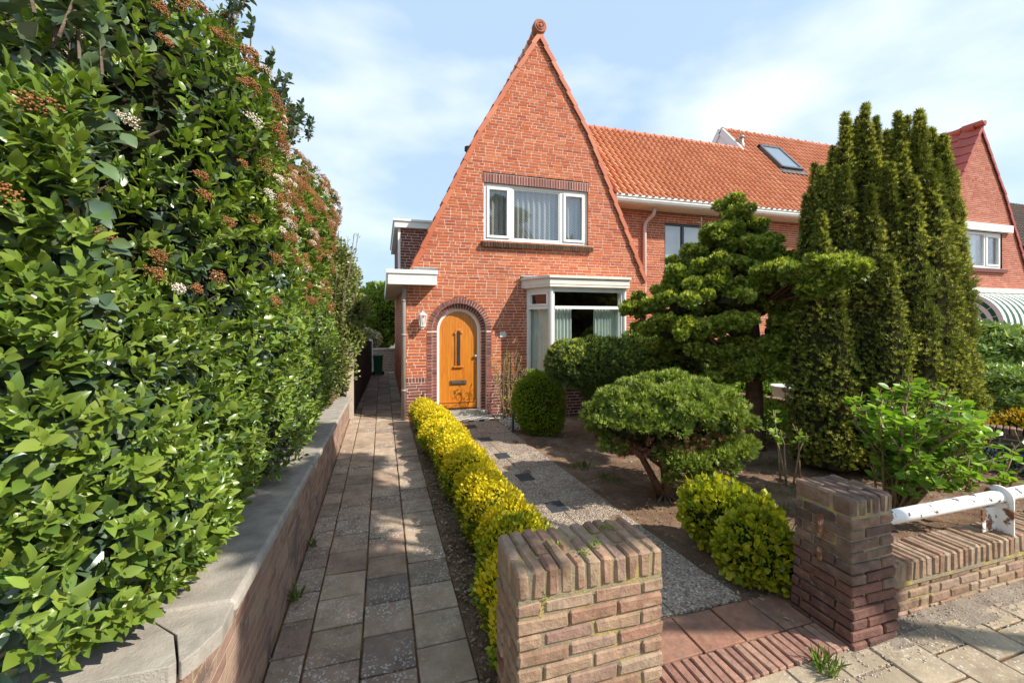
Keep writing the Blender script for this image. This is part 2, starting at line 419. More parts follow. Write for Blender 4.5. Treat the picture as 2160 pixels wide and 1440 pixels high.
bump(t, p, inv.outputs[0], 1.0, .012)
mb = MB()
def skew(x, y): return x + (6.9-y)*.052
slate = []
y = 2.32; k = 0
while y < 7.35:
    y2 = y+.86
    for (a, b, o) in ((1.0,1.56,0), (1.56,2.10,.30)):
        ya, yb = y+o, min(y2+o, 7.85)
        if o and k == 0: 
            mb.prism([(skew(a,y)+.004,y+.0,-.04),(skew(b,y),y,-.04),(skew(b,y+o),y+o-.006,-.04),(skew(a,y+o)+.004,y+o-.006,-.04)], (0,0,.052+random.uniform(-.003,.003)))
        mb.prism([(skew(a,ya)+.004,ya+.004,-.04),(skew(b,ya)-.004,ya+.004,-.04),(skew(b,yb)-.004,yb-.004,-.04),(skew(a,yb)+.004,yb-.004,-.04)], (0,0,.052+random.uniform(-.003,.003)))
    slate.append((skew(1.56, y2)-.02, y2-.03)); y = y2; k += 1
gp = tag(mb.build('gravel_path', m_gravel), kind='structure')
m_slate = plain('dark_slate', (.035,.04,.048), .7, .35, 20, .4, .6)
mb = MB()
for (x, y) in slate: mb.obox((x, y, .0105), (1,.04,0), (-.04,1,0), (0,0,1), (.095,.12,.004), 0, .002)
tag(mb.build('slate_inserts', m_slate), kind='structure')
# red tiles and brick threshold strip
m_rtile = isl('worn_red_tile', [(.30,.15,.10),(.36,.19,.13),(.26,.13,.09)], nsc=18, nstr=.35, dirt=(.16,.11,.08), dsc=3)
m_clink = isl('clinker_brick', [(.30,.16,.115),(.36,.20,.145),(.25,.13,.10),(.40,.24,.17)], nsc=30, nstr=.35, dirt=(.40,.33,.26), dsc=9, dlo=.62, dhi=.85)
mb = MB(); x = 1.16
for k in range(5):
    mb.obox((x+.148, 2.155+random.uniform(-.004,.004), -.02), (1,random.uniform(-.01,.01),0), (0,1,0), (0,0,1), (.144,.145,.03), 0, .004, .002); x += .30
tag(mb.build('red_tile_row', m_rtile), kind='structure')
mb = MB(); x = 1.17
while x < 2.62:
    a = random.uniform(-.03,.03)
    mb.obox((x+.026, 1.895, -.03+random.uniform(-.003,.003)), (math.cos(a),math.sin(a),0), (-math.sin(a),math.cos(a),0), (0,0,1), (.0255,.105,.045), 0, .005, .002); x += .0595
tag(mb.build('brick_threshold', m_clink), kind='structure')
# chequered tiles before the door
m_chk_w = plain('white_stepping_tile', (.62,.60,.55), .5, .1, 10); m_chk_b = plain('black_stepping_tile', (.05,.05,.05), .5, .2, 10)
mb = MB()
for i in range(10):
    for j in range(7): mb.box(1.02+i*.104, 1.12+i*.104, 7.87+j*.07, 7.937+j*.07, -.02, .016, (i+j) % 2)
tag(mb.build('chequered_tiles', [m_chk_w, m_chk_b]), kind='structure')
# ================================================================= MAIN HOUSE
FY = 8.375
GL = [(.436,2.72),(1.83,5.67),(3.135,7.93),(4.32,5.92),(5.72,2.80)]     # gable outline
def plane_from(a, b, keep):
    n = (b[1]-a[1], -(b[0]-a[0])); d = n[0]*a[0]+n[1]*a[1]
    if n[0]*keep[0]+n[1]*keep[1] > d: n = (-n[0], -n[1]); d = -d
    return (n, d)
house = thing('brick_house', 'tall pointed red brick gable house with arched orange wooden front door and bay window', 'house', loc=(3.1, FY, 0))
inside = (3.0, 4.0)
gpl = [plane_from(GL[i], GL[i+1], inside) for i in range(4)]
AX, AZ = 1.465, 1.69                                                    # door arch centre
def archh(r): return lambda z: ((AX-r, AX+r) if z < AZ else ((AX-math.sqrt(max(0,r*r-(z-AZ)**2)), AX+math.sqrt(max(0,r*r-(z-AZ)**2))) if z < AZ+r else None))
WX0, WX1, WZ0, WZ1 = 1.95, 4.27, 3.50, 4.68
win = rect_hole(WX0, WX1, WZ0, WZ1); lint = rect_hole(WX0-.02, WX1+.02, WZ1, WZ1+.18)
bayh = rect_hole(2.95, 4.98, 0, 2.55)
mb = MB()
brickface(mb, (0, FY), (1, 0), .436, 5.72, 0, .70, [archh(.64), bayh], [], 2, 1)
brickface(mb, (0, FY), (1, 0), .436, 5.72, .70, .80, [archh(.64), bayh], [], 2, 1, soldier=True)
brickface(mb, (0, FY), (1, 0), .436, 5.72, .80, 2.80, [archh(.64), bayh], [], 0, 1)
brickface(mb, (0, FY), (1, 0), .436, 5.72, 2.80, 7.95, [win, lint], gpl, 0, 1)
brickface(mb, (0, FY-.004), (1, 0), WX0-.02, WX1+.02, WZ1, WZ1+.18, [], [], 2, 1, soldier=True)
# reveals of the upstairs window
for (a, b, c_, d) in ((WX0-.1, WX0, WZ0, WZ1), (WX1, WX1+.1, WZ0, WZ1)): mb.box(a, b, FY+.002, FY+.25, c_, d, 0)
mb.box(WX0-.1, WX1+.1, FY+.002, FY+.25, WZ1, WZ1+.1, 2)
# side and rear walls
brickface(mb, (.436, 0), (0, -1), -16, -FY, 0, 2.72, [], [], 0, 1)
mb.prism([(x,15.8,z) for x,z in [(.5,0)]+[(.8,2.72),(2.03,5.4),(3.135,7.5),(4.1,5.6),(5.4,2.72),(5.6,0)]], (0,.2,0), 0); mb.box(5.6, 5.72, FY+.02, 16, 0, 2.8, 0)
mb.box(.45, .90, FY+.04, FY+.3, 0, 2.7, 1); mb.box(2.03, 2.95, FY+.04, FY+.3, 0, 2.9, 1)
wall = mb.build('wall', wallmats(), house)
# arch surround
mb = MB()
def radial(r0, r1, n, yf, m=2):
    for k in range(n):
        a0 = math.pi*k/n+.012*.5/r1; a1 = math.pi*(k+1)/n-.012*.5/r1
        P = [(AX+r*math.cos(a), AZ+r*math.sin(a)) for r, a in ((r0,a0),(r1,a0),(r1,a1),(r0,a1))]
        mb.prism([(x, yf-random.uniform(.004,.008), z) for x, z in P], (0, .12, 0), 0)
    q = 40
    for k in range(q):
        a0 = math.pi*k/q; a1 = math.pi*(k+1)/q
        mb.prism([(AX+r*math.cos(a), yf, AZ+r*math.sin(a)) for r, a in ((r0-.004,a0),(r1+.004,a0),(r1+.004,a1),(r0-.004,a1))], (0, .12, 0), 1)
radial(.545, .645, 33, FY-.001); radial(.44, .535, 27, FY+.075)
for s in (-1, 1):
    for (ra, rb, yf) in ((.545,.645,FY-.001),(.44,.535,FY+.075)):
        xa, xb = sorted((AX+s*ra, AX+s*rb)); mb.box(xa-.004, xb+.004, yf, yf+.12, 0, AZ, 1)
        z = .004
        while z < AZ-.03:
            mb.box(xa, xb, yf-random.uniform(.004,.008), yf+.02, z, z+.049, 0); z += .0595
mb.build('door_surround', [m_purple, m_mort], house)
# ---- front door
DY = FY+.175
def archpoly(r, z0, y, n=28, cx=AX, cz=AZ):
    return [(cx-r, y, z0)] + [(cx-r*math.cos(math.pi*k/n), y, cz+r*math.sin(math.pi*k/n)) for k in range(n+1)] + [(cx+r, y, z0)]
mb = MB(); mb.prism(archpoly(.385, .12, DY), (0, .045, 0))
door = mb.build('door', m_door, house)
mb = MB(); P0 = archpoly(.385, .0, DY-.02); P1 = archpoly(.445, .0, DY-.02)
for k in range(len(P0)-1): mb.prism([P0[k], P1[k], P1[k+1], P0[k+1]], (0, .09, 0))
mb.build('door_frame', m_white, door)
mb = MB(); mb.prism([(AX-.035-.03,DY-.022,.98),(AX-.065,DY-.022,1.66)]+[(AX-.065*math.cos(math.pi*k/10),DY-.022,1.66+.065*math.sin(math.pi*k/10)) for k in range(1,10)]+[(AX+.065,DY-.022,1.66),(AX+.065,DY-.022,.98)], (0,.03,0))
mb.box(AX-.10, AX+.10, DY-.04, DY, .945, .98); mb.box(AX-.085, AX-.05, DY-.035, DY, 1.62, 1.66); mb.box(AX+.05, AX+.085, DY-.035, DY, 1.62, 1.66)
mb.build('glass_surround', m_door, door, bevel=.006)
m_lead_glass = plain('leaded_dark_glass', (.035,.035,.035), .15, .5, 60, .6, .8)
mb = MB(); mb.prism([(AX-.035,DY-.026,.99)]+[(AX-.035*math.cos(math.pi*k/10),DY-.026,1.65+.04*math.sin(math.pi*k/10)) for k in range(11)]+[(AX+.035,DY-.026,.99)], (0,.01,0))
mb.build('glass_slit', m_lead_glass, door)
m_brass = plain('tarnished_bronze', (.16,.12,.085), .4, .2, 30, .5, .1, .6)
mb = MB(); mb.box(AX-.165, AX+.165, DY-.018, DY, .60, .69); mb.box(AX-.14, AX+.14, DY-.03, DY-.01, .62, .67); mb.build('letter_slot', m_brass, door, bevel=.004)
mb = MB(); mb.box(AX-.37, AX+.37, DY-.02, DY, .14, .27); mb.box(AX-.37, AX+.37, DY-.035, DY-.02, .25, .275); mb.build('kick_board', m_door, door, bevel=.004)
mb = MB(); mb.lathe([(0,-.05),(.025,-.05),(.03,-.03),(.015,-.02),(.02,0)], (AX+.345, DY, 1.17), 'Y'); mb.build('handle', m_grey, door, smooth=True); mb = MB(); mb.lathe([(0,-.012),(.02,-.012),(.022,0)], (AX+.345, DY, 1.05), 'Y'); mb.build('lock', m_grey, door, smooth=True)
mb = MB(); mb.box(.93, 2.02, FY-.05, FY+.2, .0, .10); mb.build('door_step', m_conc, house, bevel=.008)
# house number plate
plate = MB().box(2.285, 2.405, FY-.02, FY, 1.555, 1.66).build('number_plate', m_white, house, bevel=.003)
fc = bpy.data.curves.new('number', 'FONT'); fc.body = '52'; fc.size = .085; fc.extrude = .001; fc.align_x = 'CENTER'; fc.align_y = 'CENTER'
fo = bpy.data.objects.new('number', fc); col.objects.link(fo); fo.location = (2.345, FY-.0215, 1.608); fo.rotation_euler = (R(90), 0, 0)
dg = bpy.context.evaluated_depsgraph_get(); me = bpy.data.meshes.new_from_object(fo.evaluated_get(dg)); me.materials.clear(); me.materials.append(m_grey)
me.transform(fo.matrix_world if fo.matrix_world.translation.length else Matrix.Translation(fo.location) @ Matrix.Rotation(R(90), 4, 'X')); col.objects.unlink(fo)
no = bpy.data.objects.new('number', me); col.objects.link(no); sub(no, plate)
# upstairs window
def curtain(name, m, x0, x1, y, z0, z1, parent, amp=.025, wl=.085):
    mb = MB(); n = int((x1-x0)/.012)+2; vs = []
    for z in (z0, (z0+z1)/2, z1):
        for i in range(n):
            x = x0+(x1-x0)*i/(n-1); vs.append((x, y+amp*math.sin(2*math.pi*x/wl+.8*math.sin(x*5))*(1.1 if z == z0 else .8), z))
    mb.add(vs, [(r*n+i, r*n+i+1, (r+1)*n+i+1, (r+1)*n+i) for r in range(2) for i in range(n-1)])
    return mb.build(name, m, parent, smooth=True)
def frame(mb, x0, x1, z0, z1, y0, y1, t_, m=0):
    mb.box(x0, x0+t_, y0, y1, z0, z1, m); mb.box(x1-t_, x1, y0, y1, z0, z1, m)
    mb.box(x0+t_, x1-t_, y0+.001, y1, z0, z0+t_, m); mb.box(x0+t_, x1-t_, y0+.001, y1, z1-t_, z1, m)
mb = MB(); frame(mb, WX0, WX1, WZ0, WZ1, FY+.05, FY+.13, .065)
for x in (2.545, 3.665): mb.box(x-.035, x+.035, FY+.051, FY+.13, WZ0+.065, WZ1-.065)
uw = mb.build('upstairs_window', m_white, house, bevel=.006)
mb = MB(); frame(mb, 2.02, 2.505, 3.57, 4.61, FY+.03, FY+.10, .055); frame(mb, 3.705, 4.20, 3.57, 4.61, FY+.03, FY+.10, .055); frame(mb, 2.585, 3.625, 3.57, 4.61, FY+.06, FY+.11, .022)
mb.build('sash', m_white, uw, bevel=.005)
MB().box(2.03, 4.19, FY+.085, FY+.09, 3.575, 4.605).build('pane', m_glass2, uw)
curtain('lace_curtain', m_lace, 2.0, 4.22, FY+.20, 3.45, 4.66, uw, .028, .115)
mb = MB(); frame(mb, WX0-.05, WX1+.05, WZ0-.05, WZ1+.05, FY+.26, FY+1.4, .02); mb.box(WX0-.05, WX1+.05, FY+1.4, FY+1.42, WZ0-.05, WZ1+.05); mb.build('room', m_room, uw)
# brick sill
mb = MB(); x = WX0-.05
while x < WX1+.08:
    mb.obox((x+.025, FY-.0, 3.44), (1,0,0), (0,.96,.28), (0,-.28,.96), (.0245, .10, .048), 0, .004, .0015); x += .0545
mb.box(WX0-.04, WX1+.08, FY-.07, FY+.06, 3.40, 3.47, 1)
mb.build('window_sill', [m_dark, plain('lichened_mortar', (.22,.19,.10), .95, .3, 12)], house)
# roof slabs behind the gable with tiles, verges, finial
roof = MB()
RL = [(.78,2.80),(2.02,5.55),(3.135,7.80),(4.22,5.80),(5.60,2.80)]
for i in range(4):
    a, b = RL[i], RL[i+1]
    if i < 2: lo, hi = a, b
    else: lo, hi = b, a
    V = Vector((hi[0]-lo[0], 0, hi[1]-lo[1])); ll = V.length
    U_ = Vector((0, -1 if i < 2 else 1, 0))
    O = Vector((lo[0], 16 if i < 2 else FY+.28, lo[1]))
    pantiles(roof, O, U_, V, 16-FY-.28, ll, .30, .33)
    roof.prism([(a[0],FY+.02,a[1]),(b[0],FY+.02,b[1]),(b[0]*.97+.09,FY+.02,b[1]-.12),(a[0]*.97+.09,FY+.02,a[1]-.12)], (0,7.5,0))
ridge(roof, (3.135, FY+.1, 7.95), (3.135, 16, 7.95), .11)
roof = roof.build('roof', m_tile, house, smooth=False)
vg = MB()
def verge(vg, GL, idx, FY, step=.325, outw=.075):
    for (i, j, sgn) in idx:
        a, b = Vector((GL[i][0],0,GL[i][1])), Vector((GL[j][0],0,GL[j][1]))   # a low, b high
        d = (b-a).normalized(); Nn = Vector((-d.z, 0, d.x)) if sgn < 0 else Vector((d.z, 0, -d.x))
        if Nn.z < 0: Nn = -Nn
        n = max(1, int(round((b-a).length/step))); st = (b-a).length/n
        for k in range(n):
            t_ = random.uniform(.06,.085); dd = (d - Nn*t_).normalized(); nn = (Nn + d*t_).normalized()
            c = a + d*(st*(k+.5)) + Nn*(.004+random.uniform(-.003,.003))
            # top cover and the face that hangs over the front
            vg.obox((c.x, FY+.13, c.z), dd, (0,1,0), dd.cross(Vector((0,1,0))), (st*.54, .17, .014), 0, .004, .001)
            q = c - nn*.04
            vg.obox((q.x, FY-.045+random.uniform(-.004,.004), q.z), dd, (0,1,0), dd.cross(Vector((0,1,0))), (st*.54, .013, .048), 0, .004, .001)
verge(vg, GL, ((0,1,-1),(1,2,-1),(3,2,1),(4,3,1)), FY)
vg.build('verge_tiles', m_tile_v, house)
mb = MB()
mb.lathe([(.142,.16),(.142,.02),(.12,0),(.10,.015),(.088,.015),(.08,-.006),(.066,-.006),(.058,.014),(.045,.014),(.037,-.010),(.02,-.014),(0,-.02)], (3.135, FY-.10, 8.0), 'Y', 28)
mb.tube([(3.135, FY+.06, 7.97), (3.135, FY+.5, 7.93)], [.125,.10], 16)
mb.build('finial', plain('weathered_finial_clay', (.36,.12,.065), .7, .2, 20), house, smooth=True)
mb = MB(); mb.tube([(1.72,FY+.4,5.0),(1.72,FY+.4,5.46)], .055, 12); mb.tube([(1.72,FY+.4,5.42),(1.72,FY+.4,5.50)], .085, 12); mb.build('flue', m_black, house)
# flat porch roof running back along the side
mb = MB()
mb.box(.10, .98, FY-.30, FY-.27, 2.56, 2.80); mb.box(.07, 1.0, FY-.325, FY-.27, 2.76, 2.83)
mb.box(.98-.03, .98, FY-.27, FY-.001, 2.56, 2.80); mb.box(.95, 1.0, FY-.27, FY-.001, 2.76, 2.828)
for z in (2.63, 2.695): mb.box(.095, .985, FY-.304, FY-.29, z, z+.008)
mb.prism([(.07,FY-.27,2.56),(.10,FY-.27,2.56),(.10,FY-.27,2.83),(.07,FY-.27,2.83)], (0,6.5,0))
canopy = mb.build('porch_canopy', m_white, house)
mb = MB(); mb.box(.10, .434, FY-.27, FY+6.2, 2.56, 2.585); mb.box(.434, .95, FY-.27, FY-.006, 2.56, 2.585); mb.box(.10,.95,FY-.28,FY-.006,2.80,2.815); mb.box(.10,.44,FY,FY+6.2,2.80,2.815)
mb.build('soffit', m_cream, canopy)
mb = MB(); mb.obox((.80, FY-.04, 2.86), (1,0,0), (0,.8,-.6), (0,.6,.8), (.24,.075,.008)); mb.build('lead_flashing', m_lead, house); mb = MB(); mb.obox((3.0, FY-.04, 2.76), (1,0,0), (0,.8,-.6), (0,.6,.8), (.30,.075,.008)); mb.build('lead_flashing', m_lead, house)
mb = MB(); mb.tube([(.405,FY-.05,2.56),(.395,FY-.05,2.40),(.385,FY-.05,2.30),(.385,FY-.05,.0)], .042, 12)
for z in (.55,1.6,2.25): mb.tube([(.385,FY-.05,z),(.385,FY-.05,z+.04)], .05, 12)
mb.build('drainpipe', plain('grey_zinc_pipe', (.30,.27,.24), .55, .15, 7, .4, .1), house, smooth=True)
# side dormer
dm = MB(); brickface(dm, (0, FY+.85), (1,0), .34, 1.35, 2.83, 3.82, [], [], 0, 1); dm.box(.34, 1.8, FY+.87, FY+4.5, 2.83, 3.82, 0)
dorm = dm.build('dormer', wallmats(m_purple), house)
mb = MB(); mb.box(.24, 1.6, FY+.73, FY+4.6, 3.82, 3.97); mb.box(.21, 1.62, FY+.70, FY+4.62, 3.95, 3.99); mb.box(.31,.36,FY+.80,FY+.86,2.83,3.82); mb.build('dormer_roof', m_white, dorm)
# wall lantern
lan = MB(); lx, ly, lz = .73, FY-.13, 1.90
lan.lathe([(.012,.175),(.018,.165),(.02,.15),(.055,.125),(.085,.10),(.082,.095),(.0,.095)], (lx,ly,lz), n=6)
lan.lathe([(0,-.175),(.025,-.165),(.028,-.15),(.055,-.12),(.058,-.10),(.0,-.10)], (lx,ly,lz), n=6)
for k in range(6):
    a = 2*math.pi*k/6; ca, sa = math.cos(a), math.sin(a)
    lan.tube([(lx+.075*ca, ly+.075*sa, lz+.1), (lx+.055*ca, ly+.055*sa, lz-.11)], .006, 5)
lan.tube([(lx,FY,lz-.12),(lx,FY-.06,lz-.15),(lx,ly,lz-.15)], .012, 8); lan.box(lx-.03, lx+.03, FY-.015, FY, lz-.18, lz-.02)
lan = lan.build('wall_lantern', m_white, house)
MB().lathe([(.070,.095),(.050,-.10)], (lx,ly,lz), n=6).build('lamp_glass', glassmat('lantern_glass', (.9,.92,.92), .3), lan)
mb = MB(); mb.tube([(lx,ly,lz-.1),(lx,ly,lz-.02),(lx,ly,lz+.03),(lx,ly,lz+.05)], [.015,.022,.022,.008], 8); mb.build('bulb', m_white, lan, smooth=True)
mb = MB(); mb.tube([(.76,FY,.48),(.76,FY-.06,.48),(.76,FY-.08,.45),(.76,FY-.08,.40)], .011, 8); mb.tube([(.735,FY-.05,.505),(.785,FY-.05,.505)], .007, 6); mb.tube([(.76,FY-.05,.48),(.76,FY-.05,.51)], .007, 6)
mb.build('garden_tap', m_brass, house, smooth=True)
# ---- bay window
BY = 7.74
BP = [(2.86,FY),(3.15,BY),(4.77,BY),(5.06,FY)]
bay = MB()
def along(mb, a, b, s0, s1, z0, z1, t0, t1, m=0):
    """box along segment a-b from distance s0 to s1, thickness range t0..t1 outward"""
    A, B = Vector((*a,0)), Vector((*b,0)); d = (B-A).normalized(); o = Vector((d.y,-d.x,0)); l = (B-A).length
    if s1 is None: s1 = l
    if s1 < 0: s1 = l+s1
    c = A + d*((s0+s1)/2) + o*((t0+t1)/2)
    mb.obox((c.x, c.y, (z0+z1)/2), d, o, (0,0,1), ((s1-s0)/2, abs(t1-t0)/2, (z1-z0)/2), m)
segs = [(BP[0],BP[1]),(BP[1],BP[2]),(BP[2],BP[3])]
for si, (a, b) in enumerate(segs):
    l = (Vector(b)-Vector(a)).length
    along(bay, a, b, .0, .07, .62, 2.55, -.07, .0); along(bay, a, b, l-.07, l, .62, 2.55, -.071, .001)
    along(bay, a, b, .07, l-.07, 2.46, 2.55, -.07, 0); along(bay, a, b, .07, l-.07, 2.12, 2.18, -.07, .012); along(bay, a, b, .07, l-.07, .62, .70, -.07, .0)
    along(bay, a, b, -.03, l+.03, .56, .62, -.07, .05)
bay.tube([(3.15,BY-.005,.62),(3.15,BY-.005,2.55)], .035, 8); bay.tube([(4.77,BY-.005,.62),(4.77,BY-.005,2.55)], .035, 8)
bayo = bay.build('bay_window', m_white, house)
for si in (0, 2):
    mb = MB()
    a, b = segs[si]; l = (Vector(b)-Vector(a)).length
    for q in ((.075,.115),(l-.115,l-.075)): along(mb, a, b, q[0], q[1], 2.185, 2.455, -.05, .02)
    along(mb, a, b, .115, l-.115, 2.185, 2.225, -.05, .019); along(mb, a, b, .115, l-.115, 2.415, 2.455, -.05, .019)
    mb.build('top_light', m_white, bayo)
mb = MB()
for a, b in segs: 
    l = (Vector(b)-Vector(a)).length; along(mb, a, b, .06, l-.06, .69, 2.13, -.035, -.03); along(mb, a, b, .06, l-.06, 2.17, 2.47, -.035, -.03)
mb.build('pane', m_glass, bayo)
def offp(o_):  # outline of the bay offset outward
    return [(BP[0][0]-o_*1.15, FY), (BP[1][0]-o_*.62, BY-o_), (BP[2][0]+o_*.62, BY-o_), (BP[3][0]+o_*1.15, FY)]
mb = MB()
mb.prism([(x,y,2.55) for x, y in offp(.10)][::-1], (0,0,.17)); mb.prism([(x,y,2.72) for x, y in offp(.135)][::-1], (0,0,.045)); mb.prism([(x,y,2.60) for x, y in offp(.107)][::-1], (0,0,.015))
mb.prism([(x,y,2.538) for x, y in offp(.05)][::-1], (0,0,.02))
mb.build('bay_roof', m_cream, bayo)
bb = MB()
for (a, b) in segs:
    A, B = Vector(a), Vector(b); d = (B-A).normalized(); brickface(bb, a, (d.x, d.y), 0, (B-A).length, 0, .56, [], [], 2, 1)
bb.build('bay_base', wallmats(), bayo)
def curt_seg(a, b, s0, s1, z0, z1, off, m):
    A, B = Vector((*a,0)), Vector((*b,0)); d = (B-A).normalized(); o = Vector((d.y,-d.x,0)); mb = MB(); n = int((s1-s0)/.01)+2; vs = []
    for z in (z0, z1):
        for i in range(n):
            s_ = s0+(s1-s0)*i/(n-1); p_ = A+d*s_-o*(off+.02*math.sin(s_*2*math.pi/.07+.8*math.sin(s_*9))); vs.append((p_.x,p_.y,z))
    mb.add(vs, [(i,i+1,n+i+1,n+i) for i in range(n-1)]); return mb.build('curtain', m, bayo, smooth=True)
curt_seg(*segs[0], .05, .62, .65, 2.13, .13, m_curt); curt_seg(*segs[1], .08, .50, .65, 2.13, .15, m_curt); curt_seg(*segs[1], 1.0, 1.55, .65, 2.13, .15, m_curt); curt_seg(*segs[2], .05, .62, .65, 2.13, .13, m_curt)
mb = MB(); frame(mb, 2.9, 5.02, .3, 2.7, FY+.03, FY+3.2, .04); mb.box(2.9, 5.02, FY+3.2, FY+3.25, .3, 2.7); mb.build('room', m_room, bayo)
# ================================================================= NEIGHBOUR ROW
SL = 1.19; SV = Vector((0, 1, SL)).normalized(); EY, EZ = 8.40, 4.66
def rowhouse(name, label, x0, x1, top_z):
    h = thing(name, label, 'house', loc=((x0+x1)/2, 8.9, 0)); mb = MB()
    pantiles(mb, (x0, EY-.03, EZ), (1,0,0), SV, x1-x0, (top_z-EZ)/SV.z, .172, .25, skip=(lambda u, v: x0 < 4 and x0+u < 5.08-v*SV.z*.58))
    yt = EY+(top_z-EZ)/SL
    mb.prism([(x0,EY+.1,EZ-.03),(x0,yt,top_z-.03),(x0,yt+(top_z-EZ)*.84,EZ-.03)], (x1-x0,0,0))
    r = mb.build('roof', m_tile, h); mb = MB(); ridge(mb, (x0, yt, top_z), (x1, yt, top_z)); mb.build('ridge_tiles', m_tile_v, r)
    return h, r, yt
h2, r2, y2 = rowhouse('terraced_house', 'low orange tiled middle house adjoining the tall gable, with white gutter and downpipe', 3.6, 10.52, 7.10)
w2 = MB(); brickface(w2, (0, 8.9), (1,0), 5.2, 10.5, 0, 4.52, [rect_hole(6.6,8.2,2.9,4.3)], [], 0, 1, hd=.35); w2.box(5.75, 10.5, 9.2, 13, 0, 4.6, 1); w2.build('wall', wallmats(), h2)
mb = MB(); frame(mb, 6.6, 8.2, 2.9, 4.3, 8.95, 9.03, .06); mb.box(7.15,7.21,8.951,9.03,2.96,4.24); f_ = mb.build('window', m_dgrey, h2); MB().box(6.65,8.15,8.98,8.99,2.95,4.25).build('pane', m_glass2, f_)
mb = MB(); mb.box(6.6,8.2,9.12,9.13,2.9,4.3); mb.build('net_curtain', m_curt, f_)
m_pink = plain('pink_white_paint', (.66,.50,.44), .5, .06, 3)
def gutter(h, x0, x1):
    mb = MB(); mb.prism([(x0,EY+.02,4.55),(x0,EY-.03,4.56),(x0,EY-.06,4.61),(x0,EY-.06,4.65),(x0,EY-.08,4.66),(x0,EY-.08,4.70),(x0,EY+.02,4.70)][::-1], (x1-x0,0,0)); g_ = mb.build('gutter', m_white, h)
    mb = MB(); mb.box(x0, x1, EY+.02, 8.895, 4.535, 4.556); mb.build('soffit', m_cream, g_)
gutter(h2, 4.95, 10.5)
mb = MB(); mb.tube([(6.1,8.6,4.55),(6.1,8.6,4.46),(6.1,8.63,4.38),(6.06,8.76,4.30),(6.02,8.83,4.22),(6.0,8.84,4.1),(6.0,8.84,0)], .045, 12); mb.build('drainpipe', m_pink, h2, smooth=True)
h3, r3, y3 = rowhouse('terraced_house', 'taller orange tiled middle house with a skylight in its roof and an orange door', 10.52, 16.6, 8.05)
w3 = MB(); brickface(w3, (0, 8.9), (1,0), 10.5, 16.6, 0, 4.52, [rect_hole(10.95,11.95,0,2.45), rect_hole(12.5,14.6,.8,2.4)], [], 0, 1, hd=.35); w3.box(10.5, 16.6, 9.2, 13, 0, 4.6, 1); w3.build('wall', wallmats(), h3)
gutter(h3, 10.5, 16.4)
mb = MB(); mb.box(11.0,11.9,8.98,9.03,.1,2.15); mb.box(11.15,11.75,8.965,8.98,.3,.9); d3 = mb.build('door', m_door2, h3, bevel=.01)
mb = MB(); frame(mb, 10.95,11.95,.05,2.45,8.94,9.05,.06); mb.box(11.0,11.9,8.941,9.05,2.15,2.21); mb.build('door_frame', m_white, d3)
mb = MB(); frame(mb, 12.5,14.6,.8,2.4,8.94,9.05,.07); mb.box(13.5,13.57,8.941,9.05,.87,2.33); f3 = mb.build('window', m_white, h3); MB().box(12.55,14.55,8.99,9.0,.85,2.35).build('pane', m_glass, f3)
MB().box(12.5,14.6,9.12,9.13,.8,2.4).build('curtain', m_curt, f3)
# gable cheek of the taller roof, skylight, vent
mb = MB(); mb.prism([(10.50,y2-.1,7.0),(10.50,y3,8.0),(10.50,y3+1.0,7.0)], (.02,0,0)); mb.obox((10.48,(y2+y3)/2-.03,(7.1+8.05)/2-.07),(1,0,0),SV,Vector((1,0,0)).cross(SV),(.03,.66,.10)); mb.obox((10.48,y3+.48,7.52),(1,0,0),Vector((0,1,-1.19)).normalized(),Vector((0,1.19,1)).normalized(),(.03,.72,.09)); mb.build('cheek', m_white, h3)
Nn = Vector((1,0,0)).cross(SV)
mb = MB(); c = Vector((11.62,10.17,6.78))+Nn*.11
for dx, dv, hx, hv in ((-.38,0,.04,.62),(.38,0,.04,.62),(0,-.60,.34,.04),(0,.60,.42,.05)): mb.obox(c+Vector((dx,0,0))+SV*dv,(1,0,0),SV,Nn,(hx,hv,.05))
mb.obox(c+SV*-.74-Nn*.03,(1,0,0),SV,Nn,(.48,.10,.015)); sk = mb.build('skylight', m_dgrey, r3)
MB().obox(c+Nn*.02,(1,0,0),SV,Nn,(.345,.565,.01)).build('pane', m_sglass, sk)
def vent(x, yb, h, par):
    zb = EZ+(yb-EY)*SL; mb = MB(); mb.tube([(x,yb,zb-.1),(x,yb,zb+.12),(x,yb,zb+.16),(x,yb,zb+.3)], [.10,.08,.055,.055], 12); mb.tube([(x,yb,zb+.3),(x,yb,zb+.36)], .075, 12); return mb.build('roof_vent', m_grey, par, smooth=True)
vent(10.62, 10.55, .3, r3)
